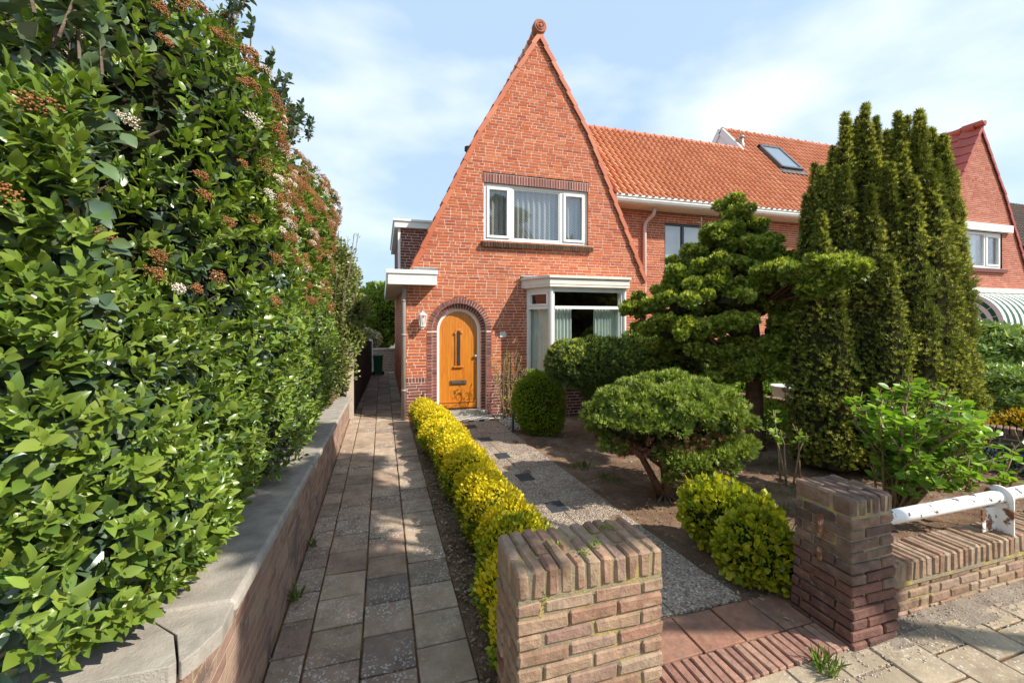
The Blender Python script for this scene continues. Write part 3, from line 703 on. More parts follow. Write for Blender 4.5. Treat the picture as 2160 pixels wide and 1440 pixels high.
# mirrored end house with striped awning
FX = .0; g = [(14.55,2.8),(16.4,5.8),(17.6,7.86),(18.8,5.85),(20.3,2.8)]
h4 = thing('brick_house', 'far pointed red brick gable house with a green striped awning, beyond the tall yew', 'house', loc=(17.6, FY, 0))
pl4 = [plane_from(g[i], g[i+1], (17.6,4.2)) for i in range(4)]
mb = MB(); brickface(mb, (0, FY), (1,0), 14.55, 20.3, 0, 2.8, [rect_hole(16.2,18.9,.6,2.5)], [], 0, 1); brickface(mb, (0, FY), (1,0), 14.55, 20.3, 2.8, 7.9, [rect_hole(16.55,18.68,3.5,4.62)], pl4, 0, 1)
mb.box(20.0,20.28,FY+.02,16,0,2.8,0); mb.box(14.56,14.7,FY+.02,9,0,2.8,0); mb.build('wall', wallmats(m_brick2), h4)
mb = MB()
for i in range(4):
    lo, hi = (g[i], g[i+1]) if i < 2 else (g[i+1], g[i])
    V = Vector((hi[0]-lo[0],0,hi[1]-lo[1])); pantiles(mb, (lo[0], 16 if i < 2 else FY+.28, lo[1]), (0,-1 if i < 2 else 1,0), V, 16-FY-.28, V.length, .30, .34)
    a, b = g[i], g[i+1]; mb.prism([(a[0],FY+.02,a[1]),(b[0],FY+.02,b[1]),(b[0]+.0,FY+.02,b[1]-.2),(a[0]+.0,FY+.02,a[1]-.2)], (0,7.5,0))
ridge(mb, (17.6, FY+.1, 7.88), (17.6, 16, 7.88), .11); mb.build('roof', m_tile_r, h4)
vg = MB(); verge(vg, g, ((0,1,-1),(1,2,-1),(3,2,1),(4,3,1)), FY); vg.lathe([(.10,.5),(.10,0),(.07,-.02),(0,-.02)], (17.6,FY-.1,7.93),'Y'); vg.build('verge_tiles', m_tile_r, h4)
mb = MB(); frame(mb, 16.55,18.68,3.5,4.62,FY+.03,FY+.12,.08); mb.box(17.85,17.93,FY+.031,FY+.12,3.58,4.54); frame(mb,17.93,18.6,3.58,4.54,FY+.01,FY+.09,.06); f4 = mb.build('upstairs_window', m_white, h4)
mb = MB(); mb.box(16.3,19.0,FY-.12,FY-.002,4.64,4.86); mb.build('shutter_box', m_white, f4); mb = MB(); mb.box(16.45,18.8,FY-.08,FY+.02,3.38,3.49); mb.build('window_sill', m_purple, f4)
MB().box(16.6,18.6,FY+.07,FY+.08,3.55,4.57).build('pane', m_glass2, f4); curtain('net_curtain', m_curt, 16.6, 17.8, FY+.2, 3.5, 4.6, f4); mb = MB(); mb.box(16.5,18.7,FY+.9,FY+.95,3.4,4.7); mb.build('room', m_room, f4)
mb = MB(); frame(mb, 16.2,18.9,.6,2.5,FY+.03,FY+.12,.08); mb.box(17.5,17.58,FY+.031,FY+.12,.68,2.42); f5 = mb.build('window', m_white, h4); MB().box(16.3,18.8,FY+.07,FY+.08,.7,2.4).build('pane', m_glass, f5); MB().box(16.2,18.9,FY+.3,FY+.35,.6,2.5).build('room', m_room, f5)
mb = MB(); mb.box(16.5, 20.4, FY-.30, FY-.004, 2.72, 2.86); mb.build('canopy', m_cream, h4)
# awning: quarter drum of striped cloth with fan-shaped ends
m_aw_w = plain('awning_white_cloth', (.66,.66,.62), .85, .05, 5); m_aw_g = plain('awning_green_cloth', (.02,.085,.055), .85, .1, 5)
mb = MB(); ax0, ax1, ay, az, ar = 16.05, 19.6, FY-.28, 1.75, .95
for k in range(10):
    a0, a1 = R(0+k*9), R(0+(k+1)*9)
    nx = 26
    for i in range(nx):
        xa, xb = ax0+(ax1-ax0)*i/nx, ax0+(ax1-ax0)*(i+1)/nx
        mb.poly([(xa,ay-ar*math.cos(a0),az+ar*math.sin(a0)),(xb,ay-ar*math.cos(a0),az+ar*math.sin(a0)),(xb,ay-ar*math.cos(a1),az+ar*math.sin(a1)),(xa,ay-ar*math.cos(a1),az+ar*math.sin(a1))], i % 2)
    for xs in (ax0, ax1):
        for j in range(8):
            ra, rb = ar*(.12+.88*j/8), ar*(.12+.88*(j+1)/8)
            mb.poly([(xs,ay-ra*math.cos(a0),az+ra*math.sin(a0)),(xs,ay-rb*math.cos(a0),az+rb*math.sin(a0)),(xs,ay-rb*math.cos(a1),az+rb*math.sin(a1)),(xs,ay-ra*math.cos(a1),az+ra*math.sin(a1))], 1-j % 2)
aw = mb.build('awning', [m_aw_w, m_aw_g], h4)
mb = MB()
for k in range(0, 11, 2):
    a = R(k*9); mb.tube([(ax0-.005,ay,az),(ax0-.005,ay-ar*math.cos(a),az+ar*math.sin(a))], .008, 5)
mb.build('awning_rib', m_white, aw)
# far dark-roofed house
h5 = thing('brick_house', 'distant house with a brown tiled roof at the right edge of the photo', 'house', loc=(36, 15, 0))
mb = MB(); brickface(mb, (0, 14), (1,0), 29, 44, 0, 5.9, [], [], 0, 1); mb.box(29,44,14.05,20,0,5.9,0); mb.build('wall', wallmats(), h5)
mb = MB(); V = Vector((0,1,1.0)).normalized(); pantiles(mb, (28.5,13.5,5.7), (1,0,0), V, 16, 5.5, .30, .33); mb.prism([(28.5,13.6,5.7),(28.5,17.4,9.4),(28.5,21.4,5.7)],(16,0,0)); mb.build('roof', m_tile_d, h5)
# ================================================================= PILLARS AND LOW WALL
m_pill = isl('weathered_clinker', [(.31,.20,.13),(.37,.25,.165),(.27,.17,.11),(.33,.18,.12),(.40,.29,.20),(.29,.18,.135)], nsc=14, nstr=.4, bstr=1.0, bsc=38, dirt=(.40,.31,.21), dsc=6, dlo=.55, dhi=.78)
m_pillr = isl('red_clinker', [(.24,.10,.075),(.28,.12,.09),(.19,.085,.065),(.30,.15,.11)], nsc=14, nstr=.4, bstr=1.0, bsc=38, dirt=(.42,.33,.27), dsc=7, dlo=.57, dhi=.8)
m_pilld = isl('dark_clinker', [(0.171,0.112,0.085),(0.220,0.146,0.104),(0.122,0.079,0.067),(0.256,0.159,0.110),(0.183,0.104,0.091)], nsc=14, nstr=.45, bstr=1.0, bsc=38, dirt=(.26,.225,.15), dsc=7, dlo=.55, dhi=.78)
m_pilldr = isl('dark_red_clinker', [(.17,.082,.062),(.20,.10,.075),(.13,.068,.055)], nsc=14, nstr=.4, bstr=1.0, bsc=38, dirt=(.30,.24,.19), dsc=7, dlo=.6, dhi=.8)
m_lich, t, p = M('lichen_mortar')
t.links.new(ramp(t, noise(t, 8, 6, .7), [(.35,(.26,.22,.16)),(.52,(.34,.28,.16)),(.64,(.50,.39,.10)),(.75,(.36,.32,.24))]), p.inputs['Base Color']); p.inputs['Roughness'].default_value = 1; bump(t, p, noise(t, 70, 5, .8), 1, .015)
def splits(pat, w_, j=.010):
    s_ = sum(pat); k = (w_-j*(len(pat)-1))/s_; o = []; x = 0
    for q in pat: o.append((x, x+q*k)); x += q*k+j
    return o
def brick_block(x0, x1, y0, y1, z0, n, xa, xb, ya, yb, parent, mats, pitch=.064, lowm=1, lown=3, jit=.003, ch=.007, stepf=None, core=.010):
    mb = MB(); z = z0
    for k in range(n):
        e = stepf(k) if stepf else 0
        for (a, b) in splits(xa if k % 2 else xb, x1-x0+2*e):
            for (c_, d) in splits(ya if k % 2 else yb, y1-y0+2*e):
                ang = random.uniform(-.008,.008)
                mb.obox((x0-e+(a+b)/2+random.uniform(-jit,jit), y0-e+(c_+d)/2+random.uniform(-jit,jit), z+.027+random.uniform(-.001,.001)), (math.cos(ang),math.sin(ang),random.uniform(-.006,.006)), (-math.sin(ang),math.cos(ang),0), (0,0,1), ((b-a)/2, (d-c_)/2, .027), lowm if (k < lown or (k < lown+2 and random.random() < .5)) else 0, ch, .0015)
        z += pitch
    mb.build('bricks', mats, parent)
    MB().box(x0+core, x1-core, y0+core, y1-core, z0-.05, z+.004).build('mortar', m_lich, parent)
    return z
def rowlock(x0, x1, y0, y1, z, hgt, n, parent, mat, axis='x', lean=0, core=.008):
    mb = MB(); w_ = ((x1-x0) if axis == 'x' else (y1-y0))/n
    for k in range(n):
        D = (y1-y0) if axis == 'x' else (x1-x0)
        pieces = [(0, D)] if D < .26 else ([(0, D*.66-.004), (D*.66+.004, D)] if k % 2 else [(0, D*.34-.004), (D*.34+.004, D)])
        if D < .26 and False: pass
        for (a, b) in pieces:
            u = (k+.5)*w_; jx = random.uniform(-.003,.003); tl = random.uniform(-.03,.03)
            hh = hgt/2+random.uniform(-.004,.003)
            if axis == 'x': mb.obox((x0+u+jx, y0+(a+b)/2+random.uniform(-.004,.004), z+hh), (1,tl,0), (-tl,1,random.uniform(-.01,.01)), (0,0,1), (w_/2-.0045, (b-a)/2, hh), 0, .009, .002)
            else: mb.obox((x0+(a+b)/2+random.uniform(-.004,.004), y0+u+jx, z+hh), (1,0,random.uniform(-.01,.01)), (0,1,0), (0,0,1), ((b-a)/2, w_/2-.0045, hh), 0, .009, .002)
    mb.build('top_course', mat, parent)
    MB().box(x0+core, x1-core, y0+core, y1-core, z-.03, z+hgt-.014).build('top_mortar', m_lich, parent)
P1 = thing('gate_pillar', 'broad sandy brown brick pillar with mossy upright-brick top, nearest the viewer', 'pillar', 'brick gate pillars', loc=(.82,1.72,0))
zt = brick_block(.495, 1.15, 1.56, 1.875, -.02, 13, [.21,.21,.21], [.1,.21,.21,.1], [.1,.1,.1], [.21,.1], P1, [m_pill, m_pillr], lown=5)
rowlock(.493, 1.153, 1.557, 1.878, zt+.004, .112, 11, P1, m_pill)
P2 = thing('gate_pillar', 'slimmer dark brick pillar with a rusty hinge plate, where the white rail begins', 'pillar', 'brick gate pillars', loc=(2.8,1.95,0))
zt = brick_block(2.60, 2.95, 1.79, 2.15, -.02, 12, [.21,.1], [.1,.21], [.1,.21,.05], [.21,.1], P2, [m_pilld, m_pilldr], lown=5, stepf=lambda k: (.018 if k < 4 else (.010 if k < 8 else 0)))
rowlock(2.60, 2.95, 1.79, 2.15, zt+.004, .105, 6, P2, m_pilld)
m_rust, t, p = M('rust')
t.links.new(ramp(t, noise(t, 30, 6, .7), [(.3,(.10,.035,.015)),(.55,(.24,.09,.03)),(.75,(.5,.47,.42))]), p.inputs['Base Color']); p.inputs['Roughness'].default_value = .9; bump(t, p, noise(t, 90, 4), .8, .004)
mb = MB(); mb.box(2.585, 2.60, 1.955, 1.985, .56, .70); mb.tube([(2.583,1.97,.58),(2.583,1.97,.68)], .010, 8); mb.box(2.575,2.592,1.96,1.98,.42,.50); mb.build('hinge_plate', m_rust, P2)
LW = thing('low_wall', 'knee-high brick garden wall with upright-brick top under the white rail', 'wall', loc=(5,2,0))
brick_block(2.965, 7.6, 1.90, 2.10, -.04, 4, [.21,.21,.1]*9, [.1,.21,.21]*9, [.2], [.2], LW, [m_pill, m_pill], lown=0, jit=.002)
rowlock(2.965, 7.6, 1.88, 2.115, .222, .125, 74, LW, m_pill)
m_chip, t, p = M('chipped_white_paint')
ch_ = ramp(t, noise(t, 11, 6, .6), [(.585,(0,0,0)),(.595,(1,1,1))])
mm_ = mixc(t, ramp(t, noise(t, 3, 6), [(.3,(.74,.73,.70)),(.7,(.82,.81,.79))]), (.10,.075,.065), ch_)
t.links.new(mm_, p.inputs['Base Color']); p.inputs['Roughness'].default_value = .4
m_chiprust, t, p = M('rusty_white_paint')
t.links.new(mixc(t, (.74,.72,.67), ramp(t, noise(t, 30, 5), [(.4,(.28,.10,.03)),(.6,(.10,.05,.03))]), ramp(t, noise(t, 9, 6, .65), [(.50,(0,0,0)),(.56,(1,1,1))])), p.inputs['Base Color']); p.inputs['Roughness'].default_value = .6
rail = thing('pipe_rail', 'chipped white steel pipe rail on rusty brackets above the low brick wall', 'rail', loc=(5,2,.35))
MB().tube([(2.93,1.97,.60),(3.6,1.97,.60),(4.4,1.97,.602),(5.5,1.97,.60),(7.6,1.97,.60)], .044, 24).build('pipe', m_chip, rail, smooth=True)
for bx in (4.36, 6.6):
    mb = MB(); mb.box(bx-.006, bx+.006, 1.89, 2.05, .348, .60); mb.tube([(bx-.009,1.97,.60),(bx+.009,1.97,.60)], .080, 24)
    mb.box(bx-.16, bx-.006, 1.985, 1.995, .349, .52); mb.build('bracket', m_chiprust, rail)
# side boundary wall on the right
bwall = thing('boundary_wall', 'low dark brick wall between the two front gardens behind the yew', 'wall', loc=(6.4,4.6,0))
a, b = (6.05,7.0), (7.95,2.4); d = (Vector(b)-Vector(a)).normalized(); ln = (Vector(b)-Vector(a)).length
m_wetb = isl('mossy_dark_brick', [(.10,.065,.045),(.13,.085,.055),(.08,.055,.04)], nsc=15, nstr=.4, dirt=(.08,.09,.03), dsc=3)
mb = MB(); brickface(mb, a, (d.x,d.y), 0, ln, -.02, .46, [], [], 2, 1); mb.build('bricks', [m_wetb, m_conc, m_wetb, m_dark], bwall)
mb = MB(); n_ = Vector((d.y,-d.x,0)); k = 0
while k < ln:
    mb.obox((a[0]+d.x*(k+.026)-n_.x*.1, a[1]+d.y*(k+.026)-n_.y*.1, .49), (d.x,d.y,0), n_, (0,0,1), (.023,.11,.045), 0, .006, .002); k += .056
mb.prism([(a[0]-n_.x*.01,a[1]-n_.y*.01,-.02),(b[0]-n_.x*.01,b[1]-n_.y*.01,-.02),(b[0]-n_.x*.2,b[1]-n_.y*.2,-.02),(a[0]-n_.x*.2,a[1]-n_.y*.2,-.02)], (0,0,.48)); mb.build('coping', m_pilld, bwall)
# ================================================================= LEFT WALL, POST, FENCE
lw = thing('garden_wall', 'long weathered brick wall with pale concrete coping beneath the big flowering hedge', 'wall', loc=(-.75,5,0))
def topz(y): return .78 - max(0, y-2.0)*.0505
m_lw, t, p = M('stained_old_brick')
tcx = N(t, 'ShaderNodeTexCoord'); mp_ = N(t, 'ShaderNodeMapping'); mp_.inputs['Rotation'].default_value = (0, 0, 0)
sep = N(t, 'ShaderNodeSeparateXYZ'); t.links.new(tcx.outputs['Object'], sep.inputs[0]); cmb = N(t, 'ShaderNodeCombineXYZ')
ad = N(t, 'ShaderNodeMath', operation='ADD'); t.links.new(sep.outputs[0], ad.inputs[0]); t.links.new(sep.outputs[1], ad.inputs[1])
t.links.new(ad.outputs[0], cmb.inputs[0]); t.links.new(sep.outputs[2], cmb.inputs[1])
bt = N(t, 'ShaderNodeTexBrick'); bt.inputs['Scale'].default_value = 1; bt.inputs['Brick Width'].default_value = .215; bt.inputs['Row Height'].default_value = .062; bt.inputs['Mortar Size'].default_value = .006; bt.inputs['Mortar Smooth'].default_value = .5
bt.inputs['Color1'].default_value = (.24,.12,.09,1); bt.inputs['Color2'].default_value = (.38,.25,.18,1); bt.inputs['Mortar'].default_value = (.42,.34,.24,1); t.links.new(cmb.outputs[0], bt.inputs[0])
c = mixc(t, bt.outputs[0], (.40,.28,.20), ramp(t, noise(t, 4.5, 8, .75), [(.50,(0,0,0)),(.66,(.8,.8,.8))]))
c = mixc(t, c, (.48,.34,.05), ramp(t, noise(t, 5, 7, .75), [(.58,(0,0,0)),(.68,(.75,.75,.75))]))
c = mixc(t, c, (.12,.09,.085), ramp(t, noise(t, 4.2, 6, .7, dist=.6), [(.50,(0,0,0)),(.62,(.85,.85,.85))]))
t.links.new(c, p.inputs['Base Color']); p.inputs['Roughness'].default_value = .95
bm_ = N(t, 'ShaderNodeMath', operation='MULTIPLY_ADD'); t.links.new(bt.outputs['Fac'], bm_.inputs[0]); bm_.inputs[1].default_value = -.6; t.links.new(noise(t, 30, 6, .75), bm_.inputs[2]); bump(t, p, bm_.outputs[0], .9, .012)
mb = MB(); ys = [1.72+.5*i for i in range(15)]
for i in range(14):
    ya, yb = ys[i], ys[i+1]
    mb.add([(-.61,ya,-.1),(-.61,yb,-.1),(-.61,yb,topz(yb)-.055),(-.61,ya,topz(ya)-.055),(-.82,ya,-.1),(-.82,yb,-.1),(-.82,yb,topz(yb)-.055),(-.82,ya,topz(ya)-.055)], [(0,1,2,3),(7,6,5,4),(3,2,6,7)])
mb.box(-3.5, -.61, 1.68, 1.72, -.1, .725); mb.box(-3.5, -.82, 1.72, 1.9, -.1, .725); mb.add([(-.61,1.72,-.1),(-.82,1.72,-.1),(-.82,1.72,.7),(-.61,1.72,.7)],[(0,1,2,3)])
mb.build('bricks', m_lw, lw)
mb = MB(); y = 1.95; k = 0
while y < 8.7:
    l_ = [1.05,.98,1.1,1.0,.95,1.02,1.0][k % 7]; yb = min(y+l_, 8.72)
    za, zb = topz(y), topz(yb); dv = Vector((0, yb-y, zb-za)); ay = dv.normalized()
    mb.obox((-.735, (y+yb)/2, (za+zb)/2-.03), (1,0,0), ay, Vector((1,0,0)).cross(ay), (.175, dv.length/2-.003, .032), 0, .012, .003); y = yb; k += 1
mb.prism([(-.91,1.945,.718),(-.60,1.945,.718),(-.565,1.945,.718),(-.56,1.80,.718),(-.60,1.70,.718),(-.63,1.655,.718),(-.64,1.66,.718),(-.70,1.80,.718),(-.84,1.93,.718)], (0,0,.064))
mb.prism([(-2.6,1.64,.715),(-.66,1.64,.715),(-.645,1.655,.715),(-.71,1.80,.715),(-.85,1.935,.715),(-2.6,1.95,.715)], (0,0,.068))
mb.build('coping', m_conc, lw, bevel=.008)
mb = MB(); mb.box(-3.5,-.82,1.9,9,.0,.5); tag(mb.build('raised_bed_soil', m_soil), kind='structure')
post = thing('concrete_post', 'upright concrete post at the end of the coped garden wall', 'post', loc=(-.60,8.85,0))
mb = MB(); mb.add([(-.66,8.78,-.05),(-.535,8.78,-.05),(-.535,8.9,-.05),(-.66,8.9,-.05),(-.66,8.78,1.55),(-.535,8.78,1.55),(-.535,8.9,1.55),(-.66,8.9,1.55),(-.63,8.81,1.6),(-.565,8.81,1.6),(-.565,8.87,1.6),(-.63,8.87,1.6)],[(0,1,5,4),(1,2,6,5),(2,3,7,6),(3,0,4,7),(4,5,9,8),(5,6,10,9),(6,7,11,10),(7,4,8,11),(8,9,10,11)])
mb.build('shaft', m_conc2, post)
m_fence = isl('dark_stained_board', [(.085,.06,.045),(.11,.08,.06),(.065,.05,.038)], nsc=8, nstr=.4)
fence = thing('board_fence', 'dark wooden board fence along the narrow alley', 'fence', loc=(-.5,12,0))
mb = MB()
for k in range(52):
    y = 8.95+k*.13; z = 1.52-.36*(k/52); x = -.56+.20*(k/52); mb.obox((x+random.uniform(-.004,.004), y+.06, z/2), (1,0,0), (0,1,0), (0,0,1), (.011,.0625,z/2), 0)
mb.build('boards', m_fence, fence)
mb = MB(); mb.box(-.44,-.33,15.75,15.85,0,1.22); mb.build('end_post', m_white, fence)
bin_ = thing('wheelie_bin', 'green wheeled rubbish bin at the far end of the alley', 'bin', loc=(-.18,15.4,0))
m_green = plain('green_plastic', (.012,.11,.045), .45, .1, 4, .5)
mb = MB(); x0, x1, y0, y1 = -.30,.02,15.2,15.6
mb.add([(x0+.03,y0+.04,.05),(x1-.03,y0+.04,.05),(x1-.03,y1-.06,.05),(x0+.03,y1-.06,.05),(x0,y0,.66),(x1,y0,.66),(x1,y1,.66),(x0,y1,.66)],[(0,3,2,1),(4,5,6,7),(0,1,5,4),(1,2,6,5),(2,3,7,6),(3,0,4,7)]); mb.build('body', m_green, bin_, bevel=.01)
mb = MB(); mb.box(x0-.02,x1+.02,y0-.03,y1+.02,.66,.70); mb.box(x0+.02,x1-.02,y1,y1+.06,.66,.69); mb.build('lid', m_green, bin_, bevel=.01)
for xx in (x0, x1-.02): MB().lathe([(0,-.03),(.06,-.03),(.06,.0),(0,0)], (xx+.01, y1-.02, .06), 'Y', 14).build('wheel', m_black, bin_)
aw2 = thing('brick_wall', 'pale low brick wall closing the far end of the alley behind the green bin', 'wall', loc=(0,16.6,0))
mb = MB(); brickface(mb, (0,16.5), (1,0), -4, 2.5, -.1, .80, [], [], 0, 1); mb.box(-4,2.5,16.52,16.7,-.1,.80,1); mb.build('bricks', [isl('pale_brick', [(.42,.30,.20),(.48,.35,.25),(.38,.26,.18)]), m_mort], aw2)
mb = MB(); mb.box(-4,2.5,16.46,16.74,.80,.85); mb.build('coping', m_conc2, aw2)
# ================================================================= VEGETATION
def arr_mesh(name, V, T, m, parent=None, uvm=None):
    """V (n,3) vertices, T list of index arrays with equal length rows"""
    me = bpy.data.meshes.new(name); nv = len(V); me.vertices.add(nv); me.vertices.foreach_set('co', np.asarray(V, np.float32).ravel())
    tot = np.concatenate([np.full(len(t_), t_.shape[1], np.int32) for t_ in T]); idx = np.concatenate([t_.ravel() for t_ in T]).astype(np.int32)
    me.loops.add(len(idx)); me.loops.foreach_set('vertex_index', idx)
    me.polygons.add(len(tot)); st = np.zeros(len(tot), np.int32); st[1:] = np.cumsum(tot)[:-1]
    me.polygons.foreach_set('loop_start', st); me.polygons.foreach_set('loop_total', tot)
    me.update(calc_edges=True); me.materials.append(m)
    o = bpy.data.objects.new(name, me); col.objects.link(o)
    if parent: sub(o, parent)
    return o
def nrm(a): return a/np.maximum(np.linalg.norm(a, axis=1, keepdims=True), 1e-9)
def scatter(name, tmpl, P, D, U, S, m, parent=None, W=None):
    """tmpl = (verts, faces); leaf axis D, surface normal U, size S"""
    tv, tf = tmpl; tv = np.array(tv, float); n = len(P)
    D = nrm(D); X = nrm(np.cross(D, U)); Z = np.cross(X, D); S = np.broadcast_to(S, (n,)); W = np.ones(n) if W is None else W
    V = P[:,None,:] + S[:,None,None]*(tv[None,:,0:1]*X[:,None,:]*W[:,None,None] + tv[None,:,1:2]*D[:,None,:] + tv[None,:,2:3]*Z[:,None,:])
    k = len(tv); T = []
    for L_ in sorted({len(f) for f in tf}):
        F_ = np.array([f for f in tf if len(f) == L_]); T.append((F_[None] + (np.arange(n)*k)[:,None,None]).reshape(-1, L_))
    return arr_mesh(name, V.reshape(-1, 3), T, m, parent)
LEAF = ([(0,0,0),(-.19,.22,.05),(-.25,.5,.075),(-.14,.8,.03),(0,1,-.07),(.14,.8,.03),(.25,.5,.075),(.19,.22,.05),(0,.25,0),(0,.52,.015),(0,.8,-.02)],
        [(0,8,1),(8,9,2,1),(9,10,3,2),(10,4,3),(0,7,8),(8,7,6,9),(9,6,5,10),(10,5,4)])
LEAF2 = ([(0,0,0),(-.27,.5,.08),(0,1,-.03),(.27,.5,.08)], [(0,2,1),(0,3,2)])
ROUND = ([(0,0,0),(-.3,.25,.06),(-.36,.55,.09),(-.16,.85,.05),(0,1,0),(.16,.85,.05),(.36,.55,.09),(.3,.25,.06),(0,.5,0)], [(0,8,2,1),(8,4,3,2),(0,7,6,8),(8,6,5,4)])
def fan(n, spread, w, L_=1.0, curl=.1):
    v = []; f = []
    for k in range(n):
        a = spread*(k/(n-1)-.5)*2; ca, sa = math.cos(a), math.sin(a); l = L_*(1-.25*abs(a)/max(spread,.01)); b = len(v)
        for (x, y, z) in ((-w*.4,.05,0),(-w,.55*l,.05+curl*.3*(k%2)),(0,l,curl*(1 if k%2 else -.4)),(w,.55*l,.05),(w*.4,.05,0)):
            v.append((x*ca+y*sa, -x*sa+y*ca, z))
        f += [(b,b+4,b+3,b+1),(b+1,b+3,b+2)]
    return v, f
SPRAY = fan(5, .95, .13); FEATHER = fan(5, .7, .09, 1, .2)
def tuftt(n=6, w=.075, tilt=.62):
    v = []; f = []
    for k in range(n):
        a = 2*math.pi*k/n; ca, sa = math.cos(a), math.sin(a); b = len(v); y0 = .12*(k%3)
        for (r, y, ww) in ((0,y0,-w),(0,y0,w),(math.sin(tilt)*.55,y0+math.cos(tilt)*.55,w),(math.sin(tilt),y0+math.cos(tilt),0),(math.sin(tilt)*.55,y0+math.cos(tilt)*.55,-w)):
            v.append((r*ca-ww*sa, y, r*sa+ww*ca))
        f += [(b,b+1,b+2,b+3,b+4)]
    return v, f
TUFT = tuftt()
ROSET = tuftt(6, .17, .95)
def rand_dirs(n): return nrm(rng.normal(size=(n,3)))
def crown(blobs, n, shell=.18, keep=.86, bump_=.08, lower=-1.0):
    """points on the union of ellipsoids; blobs = (cx,cy,cz,rx,ry,rz)"""
    B = np.array(blobs, float); A = (B[:,3]*B[:,4]+B[:,3]*B[:,5]+B[:,4]*B[:,5]); A = A/A.sum(); Ps = []; Ns = []
    cnt = (A*n*1.6).astype(int)+1
    for b, k in zip(B, cnt):
        d = rand_dirs(k); d = d[d[:,2] > lower]
        s_ = 1-shell*rng.random(len(d))**1.5+bump_*np.sin(d[:,0]*7+b[0]*5)*np.sin(d[:,1]*6+b[1]*9)*np.cos(d[:,2]*7)
        p_ = b[:3]+d*b[3:]*s_[:,None]; nn = nrm(d/b[3:]); ok = np.ones(len(p_), bool)
        for c in B:
            if (c == b).all(): continue
            ok &= (((p_-c[:3])/c[3:])**2).sum(1) > keep**2
        Ps.append(p_[ok]); Ns.append(nn[ok])
    return np.concatenate(Ps), np.concatenate(Ns)
m_core = plain('inner_twigs', (.035,.032,.016), 1, .5, 14, 0, 1)
m_coreg = plain('inner_green_twigs', (.030,.045,.012), 1, .5, 14, 0, 1)
m_coreY = plain('inner_gold_twigs', (.10,.11,.015), 1, .5, 14, 0, 1)
def core(name, blobs, parent, m, k=.82, n=10, amp=.06):
    mb = MB()
    for (x,y,z,rx,ry,rz) in blobs:
        vs = []; fs = []; n2 = n*2
        for i in range(n+1):
            th = math.pi*i/n
            for j in range(n2):
                ph = 2*math.pi*j/n2; q = k*(1+amp*random.uniform(-1,1))
                vs.append((x+rx*q*math.sin(th)*math.cos(ph), y+ry*q*math.sin(th)*math.sin(ph), z+rz*q*math.cos(th)))
        fs = [(i*n2+j, (i+1)*n2+j, (i+1)*n2+(j+1)%n2, i*n2+(j+1)%n2) for i in range(n) for j in range(n2)]
        mb.add(vs, fs)
    return mb.build(name, m, parent)
def foliage(name, blobs, n, tmpl, size, m, parent, up=.5, rnd=.6, shell=.2, szv=.3, lower=-1, keep=.86, flat=0, bump_=.08):
    P, Nn = crown(blobs, n, shell, keep, bump_, lower); k = len(P)
    D = nrm(Nn*(1-flat) + np.array([0,0,up]) + rnd*rng.normal(size=(k,3))*.6)
    U = nrm(Nn + .5*rng.normal(size=(k,3)) + np.array([0,0,.4]))
    return scatter(name, tmpl, P, D, U, size*(1+szv*rng.uniform(-1,1,k)), m, parent)
m_bark = isl('brown_bark', [(.16,.085,.05),(.16,.085,.05)], nsc=12, nstr=.5, bstr=1.0, bsc=40)
m_barkg = isl('grey_bark', [(.17,.13,.095),(.17,.13,.095)], nsc=14, nstr=.5, bstr=1.0, bsc=40)
m_cane = isl('straw_cane', [(.34,.24,.13),(.28,.18,.10),(.40,.30,.17)], nsc=20, nstr=.3)
def trunk(name, pts, rad, m, parent, n=10, wob=.0):
    mb = MB(); mb.tube(pts, rad, n); return mb.build(name, m, parent, smooth=True)
def limbs(name, base, targets, r0, r1, m, parent, sag=.1):
    mb = MB(); b = Vector(base)
    for tg in targets:
        e = Vector(tg); d = e-b; pts = [b + d*(i/6) + Vector((random.uniform(-1,1),random.uniform(-1,1),0))*.03*(0 < i < 6) + Vector((0,0,sag*math.sin(math.pi*i/6))) for i in range(7)]
        mb.tube(pts, [r0+(r1-r0)*i/6 for i in range(7)], 7)
    return mb.build(name, m, parent, smooth=True)
# ---- the big flowering hedge
hedge = thing('viburnum_hedge', 'huge glossy green hedge with brown and white flower heads growing over the left wall', 'hedge', loc=(-1.4,3.6,.5))
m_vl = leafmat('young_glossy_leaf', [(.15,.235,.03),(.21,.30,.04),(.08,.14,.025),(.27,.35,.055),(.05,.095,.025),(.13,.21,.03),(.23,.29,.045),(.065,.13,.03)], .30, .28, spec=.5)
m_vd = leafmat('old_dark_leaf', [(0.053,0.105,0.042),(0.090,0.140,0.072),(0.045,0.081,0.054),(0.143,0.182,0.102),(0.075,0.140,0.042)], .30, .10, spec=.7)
def topH(x, y):
    b = 2.50+.06*np.sin(x*5+1)*np.cos(y*4)+.42*np.clip((-.84-x)/.15,0,1); g_ = np.clip((x+1.55)/.35,0,1)
    r_ = np.clip((y-2.0)/.6, 0, 1); r_ = r_*r_*(3-2*r_)*(g_*1.0+(1-g_)*(.25+.75*np.clip((y-3.6)/1.5,0,1)))
    return b + r_*(1.12+.10*np.sin(y*2.3)+.08*np.sin(y*6+x*3)) + np.clip((y-4.2)/2.5,0,1)*.42
def sface(y, z):   # bulge of the driveway face
    tp = topH(-.7+0*y, y)
    x = -.73-.09*np.clip((2.8-y)/.9,0,1)+.055*np.sin(y*3.3+z*1.7)+.05*np.sin(z*4.1-y*2.1+.6)+.03*np.sin(y*9+z*8)
    k = np.clip((z-(tp-.85))/.85, 0, 1); x = x - .62*k**2.2
    lo = np.clip((1.0-z)/.25, 0, 1); x = x - .10*lo
    e = np.clip((y-6.15)/.55, 0, 1); x = x - .45*e**2
    f = np.clip((1.9-y)/.4, 0, 1); return x - .22*f**2
